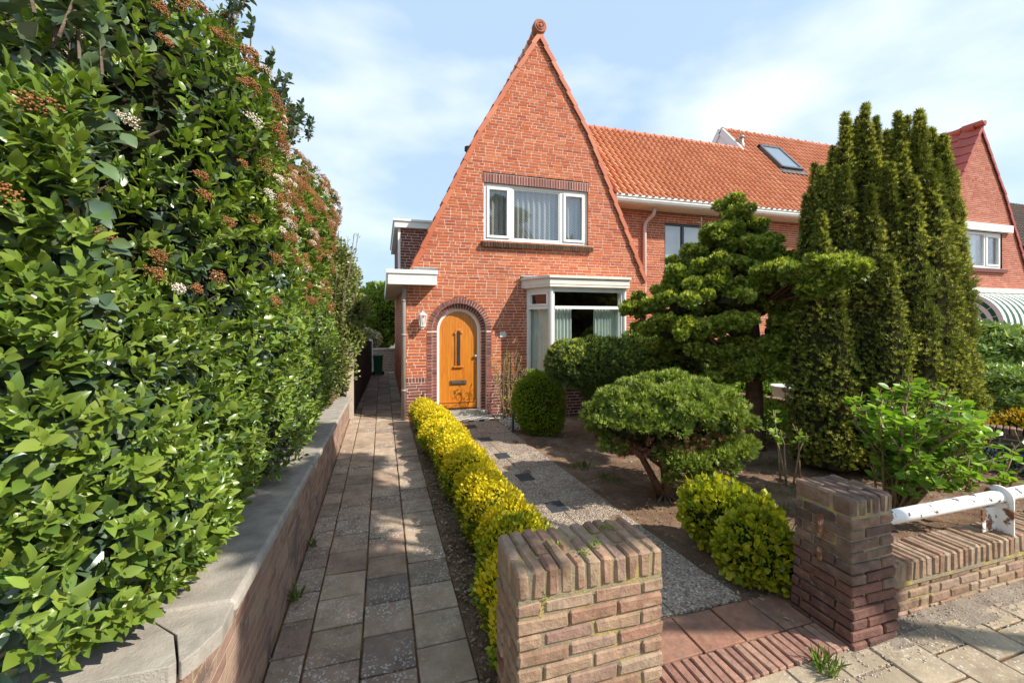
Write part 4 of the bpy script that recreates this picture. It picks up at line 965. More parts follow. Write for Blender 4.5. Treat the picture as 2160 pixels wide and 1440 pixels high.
def hpoints(n):
    P = []; Nn = []
    k = int(n*.62); y = 1.5+5.15*rng.random(k)**1.25; zb_ = .80+.10*np.clip((2.6-y)/.8,0,1); z = zb_+rng.random(k)*(topH(-.7+0*y,y)-zb_); x = sface(y,z)
    P.append(np.stack([x,y,z],1)); e = np.clip((y-6.0)/.6,0,1); tp = topH(x,y); kk = np.clip((z-(tp-.85))/.85,0,1); f = np.clip((1.9-y)/.4,0,1)
    Nn.append(np.stack([1+0*x, e*1.2-f*1.0, kk*1.6-.1],1))
    k = int(n*.20); x = -.85-1.25*rng.random(k); z = .90+rng.random(k)*(2.62-.90); y = 1.66+.06*np.sin(x*6+z*3)-.10*np.clip((z-1.1)/.5,0,1)+.05*np.sin(z*7)+.25*np.clip((z-2.2)/.5,0,1)**2
    P.append(np.stack([x,y,z],1)); Nn.append(np.stack([.15+0*x,-1+0*x,.5*np.clip((z-2.2)/.4,0,1)],1))
    k = int(n*.18); x = -1.1-1.2*rng.random(k); y = 1.6+5.0*rng.random(k); z = topH(x,y)
    sl = np.where((y>1.9)&(y<2.75), -1.2, 0); P.append(np.stack([x,y,z-.05],1)); Nn.append(np.stack([.2+0*x,sl,1+0*x],1))
    P = np.concatenate(P); Nn = nrm(np.concatenate(Nn)); return P, Nn
SP, SN = hpoints(4300)
S2, N2 = hpoints(3600); q_ = S2[:,2] > 2.3; SP = np.concatenate([SP, S2[q_]]); SN = np.concatenate([SN, N2[q_]])
nl = 7; k = len(SP); keepm = rng.random(k) < .84
shoot = SP + SN*(.03+.05*rng.random((k,1))); ax = nrm(SN*.75 + np.array([0,0,.75]) + .35*rng.normal(size=(k,3)))
Pl, Dl, Ul, Sl = [], [], [], []
for j in range(nl+2):
    a = j*2.4+rng.random(k)*.7; o1 = nrm(np.cross(ax, np.array([[.3,.2,1.]]) + 0*ax)); o2 = np.cross(ax, o1); rad = o1*np.cos(a)[:,None]+o2*np.sin(a)[:,None]
    tilt = .42+.10*j; d = nrm(ax*math.cos(tilt)+rad*math.sin(tilt)+.12*rng.normal(size=(k,3)))
    Pl.append(shoot+ax*(.045-.012*j)); Dl.append(d); Ul.append(nrm(ax-rad*.5)); Sl.append((.060+.005*min(j,5))*(1+.28*rng.uniform(-1,1,k)))
Pl, Dl, Ul, Sl = map(np.concatenate, (Pl, Dl, Ul, Sl))
km = np.tile(keepm, nl+2) & (rng.random(len(Pl)) < .90)
scatter('young_leaves', LEAF, Pl[km], Dl[km], Ul[km], Sl[km]*.76*rng.uniform(.6,1.2,km.sum()), m_vl, hedge, W=rng.uniform(.75,1.2,km.sum()))
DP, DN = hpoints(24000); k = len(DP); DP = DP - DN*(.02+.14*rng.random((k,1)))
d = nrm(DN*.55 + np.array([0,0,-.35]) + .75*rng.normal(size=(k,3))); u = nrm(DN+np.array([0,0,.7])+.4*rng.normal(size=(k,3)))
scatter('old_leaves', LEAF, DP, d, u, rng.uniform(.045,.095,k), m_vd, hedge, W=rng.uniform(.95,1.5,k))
# stray shoots breaking the silhouette
mb = MB(); ey = []
for i in range(130):
    y = random.uniform(1.6,6.6); x = random.uniform(-1.5,-.95); z = float(topH(np.array([x]),np.array([y]))[0])-.1
    q = Vector((x,y,z)); dd = Vector((random.uniform(-.2,.4),random.uniform(-.2,.2),1)).normalized(); l = random.uniform(.15,.34)*(1.25 if 2.6 < y < 4 else 1)
    mb.tube([q,q+dd*l*.5,q+dd*l], [.006,.005,.003], 5); ey += [(q+dd*l*f, dd) for f in (.35,.55,.7,.85,1)]
for i in range(170):
    y = random.uniform(1.55,6.5); z = random.uniform(.9,3.4); x = float(sface(np.array([y]),np.array([z]))[0])
    mb.tube([(x-.3,y-.05,z-.22),(x-.12,y,z-.08),(x+.01,y,z+.01)], [.009,.007,.004], 5)
mb.build('stems', m_barkg, hedge)
EP = np.repeat(np.array([tuple(a) for a, b in ey]), 5, 0); ED = np.repeat(np.array([tuple(b) for a, b in ey]), 5, 0)
scatter('top_leaves', LEAF, EP, nrm(ED*.5+rng.normal(size=EP.shape)*.8), nrm(ED+.4*rng.normal(size=EP.shape)), rng.uniform(.055,.085,len(EP)), m_vd, hedge)
# dark inner mass
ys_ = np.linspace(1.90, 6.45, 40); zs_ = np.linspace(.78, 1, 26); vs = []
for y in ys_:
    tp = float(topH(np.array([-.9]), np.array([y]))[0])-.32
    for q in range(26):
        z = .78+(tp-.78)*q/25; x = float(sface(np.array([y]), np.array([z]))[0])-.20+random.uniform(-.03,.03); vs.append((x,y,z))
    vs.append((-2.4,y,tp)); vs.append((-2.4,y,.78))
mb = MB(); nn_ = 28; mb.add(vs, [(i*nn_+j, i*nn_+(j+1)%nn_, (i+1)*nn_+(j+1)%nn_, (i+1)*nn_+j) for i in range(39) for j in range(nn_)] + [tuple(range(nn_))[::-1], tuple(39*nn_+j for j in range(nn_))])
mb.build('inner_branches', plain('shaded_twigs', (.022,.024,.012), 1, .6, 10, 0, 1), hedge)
# flower heads
OCT = ([(1,0,0),(-1,0,0),(0,1,0),(0,-1,0),(0,0,1),(0,0,-1)], [(0,2,4),(2,1,4),(1,3,4),(3,0,4),(2,0,5),(1,2,5),(3,1,5),(0,3,5)])
def flowers(name, C, Nn, m, nper, rad, bud, parent):
    k = len(C); Nr = np.repeat(Nn, nper, 0); Cr = np.repeat(C, nper, 0); d = rand_dirs(k*nper); dt = (d*Nr).sum(1, keepdims=True); d = nrm(d - Nr*np.minimum(dt,0)*1.6)
    R_ = np.repeat(rad*rng.uniform(.5,1.25,k), nper)[:,None]*rng.uniform(.45,1.15,(k*nper,1))
    P = Cr + d*R_*np.array([1,1,.75]) - Nr*R_*.3
    return scatter(name, OCT, P, rand_dirs(len(P)), rand_dirs(len(P)), bud*rng.uniform(.6,1.3,len(P)), m, parent)
FP, FN = hpoints(4300); wgt = np.clip((FP[:,2]-1.75)/1.6, 0, 1)**1.35*(.28+.9*np.clip((FP[:,1]-1.8)/2.5,0,1)); sel = rng.random(len(FP)) < np.minimum(wgt*1.05,1)*.8
FP, FN = FP[sel], nrm(FN[sel]+np.array([.2,-.2,.5])); FC = FP+FN*.125; wh = rng.random(len(FC)) < .17
m_fb = leafmat('brown_flower_bud', [(.30,.115,.035),(.40,.18,.06),(.22,.075,.03),(.46,.25,.10)], .8, .15)
m_fw = leafmat('white_floret', [(.72,.68,.60),(.62,.56,.48),(.78,.75,.70),(.40,.22,.12)], .8, .2)
flowers('brown_flower_heads', FC[~wh], FN[~wh], m_fb, 120, .052, .0042, hedge)
flowers('white_flower_heads', FC[wh], FN[wh], m_fw, 120, .052, .0046, hedge)
# ---- golden hedge along the drive
gh = thing('golden_hedge', 'long clipped low golden yellow hedge of rounded clumps beside the driveway', 'hedge', loc=(.85,5,0))
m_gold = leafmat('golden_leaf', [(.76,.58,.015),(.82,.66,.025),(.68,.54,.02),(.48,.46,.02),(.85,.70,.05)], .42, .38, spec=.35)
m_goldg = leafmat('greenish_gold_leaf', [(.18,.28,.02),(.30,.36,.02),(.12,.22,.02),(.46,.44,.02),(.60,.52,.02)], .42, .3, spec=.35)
def gx(y): return np.interp(y, [2.3,2.9,4,5.5,7.0,7.8], [.88,.93,.92,.84,.76,.73])
blobs = []; y = 2.12
while y < 7.85:
    r_ = random.uniform(.22,.26)*(1.15 if y < 2.9 else 1)
    blobs.append((float(gx(y))+random.uniform(-.05,.05), y, .25, r_+.03, r_*.86, random.uniform(.22,.29)*(1.12 if y < 3 else 1))); y += random.uniform(.30,.36)
core('inner_twigs', blobs, gh, m_coreY, .80)
low_blobs = [(b[0],b[1],b[2]-.04,b[3]*.97,b[4],b[5]) for b in blobs]
P_, N_ = crown(blobs, 30000, .22, .84, .10)
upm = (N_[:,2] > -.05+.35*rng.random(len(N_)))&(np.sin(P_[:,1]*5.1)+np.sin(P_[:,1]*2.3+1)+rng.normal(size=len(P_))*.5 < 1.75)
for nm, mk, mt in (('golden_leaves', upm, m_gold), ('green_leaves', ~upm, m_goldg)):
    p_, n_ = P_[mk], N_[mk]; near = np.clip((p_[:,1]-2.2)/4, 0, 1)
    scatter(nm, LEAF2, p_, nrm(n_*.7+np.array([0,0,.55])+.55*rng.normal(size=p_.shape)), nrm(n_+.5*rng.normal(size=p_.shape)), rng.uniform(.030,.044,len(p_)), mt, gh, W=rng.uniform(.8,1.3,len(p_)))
def tips_on(blobs, n, tmpl, size, m, parent, up=.7, keep=.7, minz=-.05):  # new growth, coloured brighter on upward faces to paint in light against shade
    P, Nn = crown(blobs, n, .12, keep, .1); q = (Nn[:,2]+.25*rng.normal(size=len(P))) > minz; P = P[q]+Nn[q]*size*.25; Nn = Nn[q]; k = len(P)
    return scatter('fresh_lit_tips', tmpl, P, nrm(Nn*.9+np.array([0,0,up])+.4*rng.normal(size=(k,3))), nrm(Nn+.5*rng.normal(size=(k,3))), size*rng.uniform(.5,1.2,k), m, parent)
m_tipy = leafmat('fresh_lit_yellow_tips', [(0.408,0.456,0.060),(0.504,0.528,0.084),(0.324,0.396,0.048),(0.600,0.552,0.120)], .5, .35)
m_tipg = leafmat('fresh_lit_green_tips', [(0.286,0.384,0.060),(0.390,0.456,0.084),(0.221,0.312,0.048),(0.494,0.504,0.144)], .5, .35)
def shrub(name, label, cat, loc, blobs, n, tmpl, size, m, mcore, group=None, k=.82, trunks=None, mt=None, **kw):
    t_ = thing(name, label, cat, group, loc); b_ = [(loc[0]+b[0],loc[1]+b[1],b[2],b[3],b[4],b[5]) for b in blobs]
    if mcore: core('inner_twigs', b_, t_, mcore, k)
    foliage('foliage', b_, n, tmpl, size, m, t_, **kw)
    if trunks:
        for pts, rad in trunks: trunk('stem', [(loc[0]+p[0],loc[1]+p[1],p[2]) for p in pts], rad, mt or m_bark, t_)
    return t_
m_var = leafmat('yellow_edged_leaf', [(.24,.30,.02),(.44,.42,.02),(.15,.22,.02),(.58,.50,.03),(.32,.36,.03)], .4, .35)
for lb, loc, bl in (('rounded yellow edged shrub farther from the brick pillar, behind its lower twin', (2.66,2.88,0), [(0,0,.28,.22,.22,.27),(-.1,.08,.33,.16,.16,.22),(.12,-.05,.30,.15,.15,.24),(.02,.12,.22,.2,.16,.2)]),
                    ('rounded yellow edged shrub directly beside the slimmer dark pillar', (2.60,2.44,0), [(0,0,.26,.22,.21,.26),(.12,.1,.33,.16,.16,.23),(-.12,.03,.25,.16,.15,.22),(.05,-.1,.22,.2,.16,.2)])):
    shrub('golden_shrub', lb, 'shrub', loc, bl, 3600, ROUND, .044, m_var, m_coreg, 'golden shrubs by the gate', k=.7, up=.6, rnd=.8, shell=.35, szv=.5, bump_=.2)
m_ball = leafmat('lime_green_leaf', [(.17,.26,.02),(.27,.34,.025),(.11,.19,.018),(.36,.40,.03)], .45, .32)
shrub('ball_shrub', 'clipped upright ball of small lime green leaves in front of the bay window', 'shrub', (2.52,6.75,0), [(0,0,.52,.44,.42,.52),(.05,0,.28,.38,.38,.34)], 9000, LEAF2, .042, m_ball, m_coreg, up=.4)
# ---- dark spreading yew by the bay
m_yewd = leafmat('dark_yew_needle', [(0.050,0.094,0.018),(0.075,0.125,0.022),(0.037,0.069,0.015),(0.125,0.175,0.027),(0.188,0.225,0.037)], .5, .12)
shrub('yew_bush', 'dark clipped yew bush with flat top beneath the bay window', 'bush', (3.75,6.15,0), [(-.98,-.1,1.22,.36,.4,.36),(-.62,-.1,1.22,.48,.45,.40),(-.15,.05,1.12,.60,.50,.46),(.45,.0,1.10,.62,.5,.47),(1.0,.1,1.05,.55,.5,.5),(-.3,-.1,.85,.45,.4,.35),(.3,-.1,.75,.5,.4,.4)], 15000, TUFT, .055, m_yewd, m_core, up=.5, shell=.3,
      trunks=[([(0,0,0),(-.15,-.05,.4),(-.45,-.1,.9)],[.06,.05,.03]), ([(.05,0,0),(.2,0,.4),(.4,0,.9)],[.06,.05,.03]), ([(-.05,-.05,0),(-.35,-.15,.4),(-.6,-.2,.8)],[.035,.03,.02])])
yb_ = bpy.data.objects.get('yew_bush')
tips_on([(3.75+b[0],6.15+b[1],b[2],b[3],b[4],b[5]) for b in ((-.98,-.1,1.22,.36,.4,.36),(-.62,-.1,1.22,.48,.45,.40),(-.15,.05,1.12,.60,.50,.46),(.45,.0,1.10,.62,.5,.47),(1.0,.1,1.05,.55,.5,.5))], 4200, TUFT, .05, m_tipy, yb_, minz=.15)
# ---- mushroom shaped cypress
m_cyp = leafmat('fresh_cypress_spray', [(0.121,0.188,0.026),(0.189,0.250,0.039),(0.081,0.131,0.023),(0.270,0.325,0.065),(0.149,0.213,0.033)], .5, .25)
m_brown = leafmat('dead_spray', [(.17,.07,.03),(.12,.05,.025),(.22,.10,.04)], .8, .1)
cy = (2.90, 3.95, 0)
cyb = [(0,.0,.86,.78,.66,.40),(-.38,0,.80,.45,.45,.33),(.40,-.05,.80,.50,.48,.36),(.05,-.1,.98,.5,.45,.33),(.30,-.22,.44,.30,.26,.20),(.02,-.25,.42,.26,.22,.18),(.58,-.2,.55,.26,.26,.24)]
rs_ = np.random.default_rng(3); cys = []
for (x,y,z,a,b,c) in cyb:
    for q in range(int(60*a*b/.4)+10):
        d_ = rs_.normal(size=3); d_ /= np.linalg.norm(d_); d_[2] = abs(d_[2]) if rs_.random() < .75 else d_[2]
        k_ = rs_.uniform(.82,1.0); rr = rs_.uniform(.07,.12); cys.append((x+d_[0]*a*k_, y+d_[1]*b*k_, z+d_[2]*c*k_, rr*1.3, rr*1.3, rr*.6))
cyt = shrub('cypress_shrub', 'mushroom shaped clipped green cypress on two short brown trunks', 'shrub', cy, cys, 30000, FEATHER, .060, m_cyp, None, up=.45, rnd=.55, shell=.5, lower=-.5, keep=.55,
      trunks=[([(0,-.05,-.03),(.02,-.05,.12),(.0,-.03,.35),(-.05,0,.7)],[.075,.05,.045,.03]), ([(-.02,-.03,-.03),(-.12,-.05,.18),(-.25,-.02,.42),(-.42,0,.7)],[.055,.038,.033,.02])])
tips_on([(cy[0]+b[0],cy[1]+b[1],b[2],b[3],b[4],b[5]) for b in cys], 12000, FEATHER, .055, m_tipg, cyt, keep=.55)
core('inner_twigs', [(cy[0]+b[0],cy[1]+b[1],b[2]+.04,b[3]*.9,b[4]*.9,b[5]*.8) for b in cyb], cyt, m_core, .78)
P_, N_ = crown([(cy[0]+b[0],cy[1]+b[1],b[2],b[3]*.95,b[4]*.95,b[5]*.95) for b in cyb[:4]], 3000, .4); mk = N_[:,2] < -.3
scatter('dead_sprays', FEATHER, P_[mk], nrm(N_[mk]+.6*rng.normal(size=(mk.sum(),3))), rand_dirs(mk.sum()), .055, m_brown, cyt)
limbs('limbs', (cy[0]-.03,cy[1]-.03,.33), [(cy[0]+x,cy[1]+y,z) for x,y,z in ((.5,0,.75),(.3,-.3,.8),(-.3,-.35,.8),(-.6,0,.75),(.1,.3,.8),(.2,-.3,.5),(.55,-.2,.6),(.35,.2,.75))], .022, .010, m_bark, cyt, .03)
mb = MB()
for k in range(9):
    a = -2.6+k*.42; l = random.uniform(.12,.26); mb.tube([(cy[0],cy[1]-.05,.06),(cy[0]+.5*l*math.cos(a),cy[1]-.05+.5*l*math.sin(a),.025),(cy[0]+l*math.cos(a),cy[1]-.05+l*math.sin(a),-.01)],[.02,.014,.006],6)
mb.build('roots', m_barkg, cyt, smooth=True)
# ---- hinoki cypress tree
m_hin = leafmat('hinoki_spray', [(0.102,0.162,0.022),(0.174,0.243,0.026),(0.072,0.115,0.018),(0.275,0.324,0.036),(0.131,0.189,0.024)], .5, .25)
hk = thing('hinoki_tree', 'bushy irregular dark green cypress tree on a single bare brown trunk', 'tree', loc=(5.27,5.0,0))
hx, hy = 5.27, 5.0
HB = []
def pad(px, pz, dy, rx, rz, ry=None):
    """clump at sideways offset px (towards the right of the tree seen from the gate) and height pz"""
    px = px+.13 if px < -1.2 else px
    HB.append((hx+px*.957+dy*.724, hy-px*.291+dy*.69, pz, rx*.84, ry or rx*.8, rz*.92))
for a in ((-.28,3.42,0,.20,.24),(-.15,3.2,.1,.30,.24),(-.42,3.15,-.1,.24,.20),(.10,3.02,.1,.25,.18),(-.55,2.95,.1,.34,.22),(-.15,2.9,-.15,.35,.24),(.30,2.75,.15,.34,.2),(-.85,2.72,0,.34,.22),(.55,2.62,0,.3,.17),(-.4,2.62,-.25,.4,.25),(.10,2.55,-.25,.4,.24),
          (-1.05,2.45,.05,.36,.24),(-.65,2.35,-.3,.4,.22),(.75,2.50,.1,.3,.16),(.45,2.35,-.2,.42,.2),(1.05,2.58,0,.24,.12),(-1.35,2.22,0,.36,.22),(-1.75,2.08,.05,.30,.17),(-1.05,2.1,-.35,.4,.22),(-.35,2.15,-.45,.42,.22),(.9,2.22,-.6,.32,.15),(1.25,2.30,-.8,.26,.11),(1.50,2.12,-.9,.2,.10),(1.72,2.16,-1.0,.16,.08),(1.1,2.02,-.75,.26,.11),(1.35,1.95,-.9,.2,.09),(.35,2.05,-.3,.36,.2),
          (-1.55,1.86,-.1,.34,.2),(-1.2,1.75,-.3,.38,.22),(-.75,1.78,-.45,.4,.22),(-.25,1.78,-.45,.36,.2),(.3,1.75,-.35,.34,.22),(-.95,1.42,-.1,.38,.22),(-.5,1.4,.2,.4,.26),(-1.35,1.48,.2,.34,.2),(.50,1.58,-.25,.34,.24),(.15,1.45,-.35,.3,.24),(-.25,1.38,-.35,.3,.22),
          (.62,1.32,-.25,.30,.22),(.30,1.18,-.35,.3,.2),(-.05,1.15,-.4,.3,.2),(-.35,1.12,-.3,.26,.18),(.55,1.08,-.2,.28,.16),(.8,1.12,-.1,.2,.14),(0,2.2,.4,.6,.5),(-.5,1.9,.4,.6,.4),(-.1,2.7,.3,.4,.3)):
    pad(*a)
HB += [(4.98,3.45,2.44,.13,.13,.08),(4.9,3.63,2.50,.17,.17,.10),(4.83,3.9,2.40,.17,.17,.09),(4.84,4.25,2.52,.15,.15,.07),(4.9,3.7,2.24,.12,.12,.05),(5.02,4.6,2.38,.18,.18,.09)]
HB2 = []
for (x,y,z,a,b,c) in HB:
    for q in range(10):
        d_ = rng.normal(size=3); d_ /= np.linalg.norm(d_)
        if d_[2] < -.3: d_[2] *= -.5
        k_ = random.uniform(.55,1.1) if q < 6 else random.uniform(1.1,1.5); rr = random.uniform(.085,.14) if q < 6 else random.uniform(.055,.095)
        HB2.append((x+d_[0]*a*k_, y+d_[1]*b*k_, z+d_[2]*c*k_, rr, rr, rr*.75))
tips_on(HB2, 30000, SPRAY, .052, m_tipy, hk)
foliage('foliage', HB2, 44000, SPRAY, .058, m_hin, hk, up=.6, rnd=.7, shell=.45, szv=.4, keep=.6, bump_=.2)
core('inner_twigs', [(x,y,z-.02,a*.55,b*.55,c*.5) for x,y,z,a,b,c in HB], hk, m_core, .9, 6, .2)
trunk('trunk', [(hx,hy,-.05),(hx,hy,.08),(hx+.01,hy,.4),(hx-.01,hy,.9),(hx,hy+.02,1.6),(hx-.1,hy,2.5),(hx-.2,hy,3.3)], [.19,.135,.12,.115,.10,.06,.02], m_bark, hk, 14)
limbs('limbs', (hx,hy,1.0), [b[:3] for b in HB[16:42]], .035, .010, m_bark, hk, -.02)
limbs('limbs', (hx,hy,2.0), [b[:3] for b in HB[-6:]], .03, .008, m_bark, hk, .05)
limbs('limbs', (hx-.05,hy,1.9), [b[:3] for b in HB[:16]], .03, .010, m_bark, hk, -.02)
# ---- columnar yew
m_yewg = leafmat('yew_golden_needle', [(0.112,0.145,0.021),(0.180,0.203,0.026),(0.075,0.102,0.016),(0.270,0.275,0.039),(0.135,0.167,0.023)], .5, .15)
m_ytip = leafmat('yew_fresh_lit_tips', [(0.462,0.437,0.066),(0.374,0.391,0.055),(0.550,0.506,0.132),(0.308,0.345,0.044)], .45, .25)  # new yew growth; the bright colour also paints lit needles against shaded ones
yw = thing('columnar_yew', 'tall dark yew made of many upright pointed spires, right of centre', 'tree', loc=(6.0,4.0,0)); yx, yy = 6.30, 4.0
spires = []
def spire(px, topz, dy, r): spires.append((yx+px*.93+dy*.85, yy-px*.283+dy*.53, topz*.985, r*1.08))
for a in ((-.96,3.6,.0,.15),(-.88,4.05,.15,.16),(-.76,3.95,-.1,.16),(-.62,4.28,.1,.18),(-.45,4.66,-.1,.19),(-.29,4.72,.25,.18),(-.18,4.76,-.15,.19),(-.04,4.70,.15,.17),(.10,4.60,.4,.18),(.26,4.66,-.1,.20),(.39,4.72,.2,.19),(.54,4.66,-.2,.20),(.72,4.52,.1,.21),(.86,4.35,-.15,.19),(.92,4.26,.15,.17),(.98,3.9,-.1,.16),(1.04,3.5,.1,.16),
          (-.7,4.1,.35,.2),(-.5,4.35,.3,.2),(-.3,4.45,.5,.2),(0,4.4,.45,.22),(.18,4.5,.15,.2),(.45,4.45,.45,.22),(.62,4.3,.4,.22),(.82,4.1,.3,.2),(-.05,4.1,-.3,.2),(.3,4.2,-.3,.2),(-.55,3.9,-.25,.19),(.75,4.0,-.25,.2),
          (-.72,3.3,-.4,.20),(-.42,3.9,-.35,.20),(-.10,3.6,-.5,.20),(.15,3.9,-.4,.19),(.42,3.7,-.5,.21),(.66,3.8,-.45,.20),(.80,3.3,-.3,.20),(1.04,2.9,-.1,.17),(-.92,2.7,-.2,.17),(.12,2.7,-.7,.20),(1.06,2.3,.0,.19),(.5,2.6,-.6,.20),(.82,2.0,-.35,.22),(-.5,2.4,-.55,.20)):
    spire(*a)
for q in range(22):
    b_ = random.choice(spires[2:15]); spires.append((b_[0]+random.uniform(-.14,.14), b_[1]+random.uniform(-.14,.14), b_[2]-random.uniform(-.06,.7), random.uniform(.06,.12)))
YP, YN = [], []
for (x, y, tz, r_) in spires:
    hgt = tz-.12; n_ = int(560*hgt*r_/.2*1.15)
    f = rng.random(n_); z = .12+f*hgt; a_ = rng.random(n_)*2*math.pi; rr = r_*np.minimum(1, (1-f)*2.7)**.9*(.88+.32*np.sin(z*9+x*7)*np.sin(z*4+y*5+a_*1.0))*(1.0+.25*np.clip(1-f*2.2,0,1))
    a = a_; q = 1-.45*rng.random(n_)**1.5
    lean = (z/4.6)**2; cx_ = x+(x-yx)*.07*(1-lean); cy_ = y+(y-yy)*.07*(1-lean)
    YP.append(np.stack([cx_+rr*q*np.cos(a), cy_+rr*q*np.sin(a), z],1)); YN.append(np.stack([np.cos(a),np.sin(a),.25+0*a],1))
YP = np.concatenate(YP); YN = nrm(np.concatenate(YN)); k = len(YP)
scatter('foliage', TUFT, YP, nrm(YN*.75+np.array([0,0,.75])+.35*rng.normal(size=(k,3))), rand_dirs(k), .050*(1+.35*rng.uniform(-1,1,k)), m_yewg, yw)
q_ = (rng.random(k) < .34) & (np.sin(YP[:,0]*6+YP[:,2]*2.2)+np.sin(YP[:,2]*3.1+YP[:,1]*5) > -.5)
scatter('fresh_lit_tips', TUFT, YP[q_]+YN[q_]*.03, nrm(YN[q_]*.8+np.array([0,0,.7])+.3*rng.normal(size=(q_.sum(),3))), rand_dirs(q_.sum()), rng.uniform(.025,.048,q_.sum()), m_ytip, yw)
mb = MB()
for (x, y, tz, r_) in spires:
    pts = []; rad = []
    for i in range(9):
        f = i/8; z = .1+f*(tz-.25); lean = (z/4.6)**2; pts.append((x+(x-yx)*.07*(1-lean), y+(y-yy)*.07*(1-lean), z)); rad.append(r_*.62*min(1,(1-f)*3)**.8+.005)
    mb.tube(pts, rad, 8)
mb.build('inner_twigs', m_core, yw)
mb = MB()
for k in range(9):
    a = k*.7; mb.tube([(yx+.1*math.cos(a),yy+.1*math.sin(a),-.05),(yx+.3*math.cos(a),yy+.3*math.sin(a),.7)], [.05,.03], 7)
mb.build('trunk', m_bark, yw)
# ---- hydrangea
m_hyd = leafmat('hydrangea_leaf', [(0.188,0.333,0.033),(0.263,0.425,0.044),(0.138,0.265,0.028),(0.338,0.494,0.066)], .35, .38, spec=.45)
def cane_plant(name, label, base, tips, leafn, lsize, m, tmpl=ROUND, r0=.011, stubs=0, group=None, bare=.55, cat='shrub', mc=None):
    t_ = thing(name, label, cat, group, (base[0],base[1],0)); mb = MB(); LP = []; LD = []
    for tp in tips:
        b = Vector((base[0]+random.uniform(-.12,.12), base[1]+random.uniform(-.1,.1), 0)); e = Vector(tp); mid = b*.5+e*.5+Vector(((b.x-e.x)*.12,(b.y-e.y)*.12,.10))
        pts = [b, b*.25+mid*.75*1.0 if False else b.lerp(mid,.5), mid, mid.lerp(e,.5)+Vector((random.uniform(-.03,.03),random.uniform(-.03,.03),0)), e]
        mb.tube(pts, [r0,r0*.9,r0*.8,r0*.6,r0*.4], 6)
        for q in range(stubs):
            s_ = mid.lerp(e, random.uniform(.3,.95)); dv = Vector((random.uniform(-.5,.5),random.uniform(-.5,.5),1)).normalized(); mb.tube([s_, s_+dv*random.uniform(.06,.14)], [r0*.5,r0*.4], 5)
        for q in range(leafn):
            f = 1-bare*random.random()**1.6; s_ = mid.lerp(e, (f-.45)/.55) if f > .45 else b.lerp(mid, f/.45)
            ang = random.random()*6.28; LP.append(tuple(s_)); LD.append((math.cos(ang), math.sin(ang), random.uniform(-.1,.9)))
    mb.build('canes', mc or m_cane, t_, smooth=True)
    LP = np.array(LP); LD = nrm(np.array(LD)); k = len(LP)
    scatter('leaves', tmpl, LP+LD*.015, LD, nrm(np.array([[0,0,1.]])+.45*rng.normal(size=(k,3))), lsize*rng.uniform(.55,1.3,k), m, t_)
    return t_
tips = []
for i in range(62):
    a = random.random()*6.28; rr = random.random()**.5; tips.append((4.86+.66*rr*math.cos(a)+.12, 2.92+.55*rr*math.sin(a)-.08, 1.25-.25*rr*rr+random.uniform(-.25,.05)))
for i in range(36):
    a = random.random()*6.28; rr = .5+.5*random.random(); tips.append((4.86+.62*rr*math.cos(a)+.1, 2.80+.50*rr*math.sin(a)-.15, random.uniform(.35,.85)))
cane_plant('hydrangea', 'bright green leafy hydrangea with straw coloured pruned stems above the low wall', (4.8,2.9,0), tips, 22, .092, m_hyd, stubs=5)
cane_plant('hydrangea_shoot', 'leafy hydrangea branch reaching over the pipe rail at the right edge', (5.15,2.45,0), [(5.3,2.30,.75),(5.55,2.30,.90),(5.75,2.2,.86),(5.15,2.25,.55)], 12, .075, m_hyd, stubs=2)
cane_plant('hydrangea_sprout', 'small leafy sprout with bare stalks standing behind the slimmer dark pillar', (4.55,3.85,0), [(4.35,3.95,.62),(4.45,3.85,.55),(4.62,3.8,.66),(4.75,3.75,.55),(4.50,4.0,.82)], 9, .070, m_hyd, stubs=2)
# ---- broadleaf bushes behind the hinoki and by the boundary wall
m_rho = leafmat('rhododendron_leaf', [(0.180,0.270,0.048),(0.280,0.378,0.080),(0.130,0.198,0.048),(0.400,0.504,0.112)], .30, .2, spec=.6)
m_lite = leafmat('light_green_leaf', [(0.182,0.312,0.039),(0.260,0.416,0.052),(0.130,0.234,0.039)], .4, .35)
shrub('laurel_bush', 'loose glossy leaved bush behind the bushy cypress tree, left of its trunk', 'bush', (5.35,6.95,0), [(-.5,.1,.95,.7,.6,.7),(.5,0,.75,.7,.6,.6),(-.75,.0,1.45,.3,.3,.3)], 7500, LEAF2, .075, m_rho, m_coreg, up=.3, k=.75)
shrub('azalea_bush', 'small light green bush just behind the trunk of the bushy cypress tree', 'bush', (5.75,5.25,0), [(0,0,.38,.32,.30,.30),(.2,0,.22,.3,.28,.2)], 1100, LEAF2, .06, m_lite, None, up=.5, shell=.7, trunks=[([(0,0,0),(0,0,.4)],[.012,.008])])
shrub('ground_cover_plants', 'low green plants in the neighbouring bed beyond the dark wall', 'plants', (7.6,7.3,0), [(-.8,.4,.3,.8,.5,.45),(.5,0,.3,.9,.6,.4),(1.7,-.6,.35,.9,.6,.45)], 5000, LEAF2, .07, m_lite, m_coreg, up=.6)
for lb, nm, loc, bl, n, mm, tm, sz in (
    ('large rounded rhododendron with pale glossy leaves under the striped awning', 'rhododendron', (10.2,4.9,0), [(0,0,1.05,1.15,1.0,.75),(.9,-.3,.95,.9,.8,.7),(-.5,.3,.8,.8,.8,.6)], 9500, m_rho, ROSET, .13),
    ('second rhododendron mound, lower, in front of the larger one', 'rhododendron', (8.9,3.9,0), [(0,0,.72,.75,.7,.45),(.8,-.4,.75,.8,.7,.5)], 6000, m_rho, ROSET, .11)):
    shrub(nm, lb, 'bush', loc, bl, n, tm, sz, mm, m_coreg, 'rhododendrons right of the yew', up=.5, k=.85)
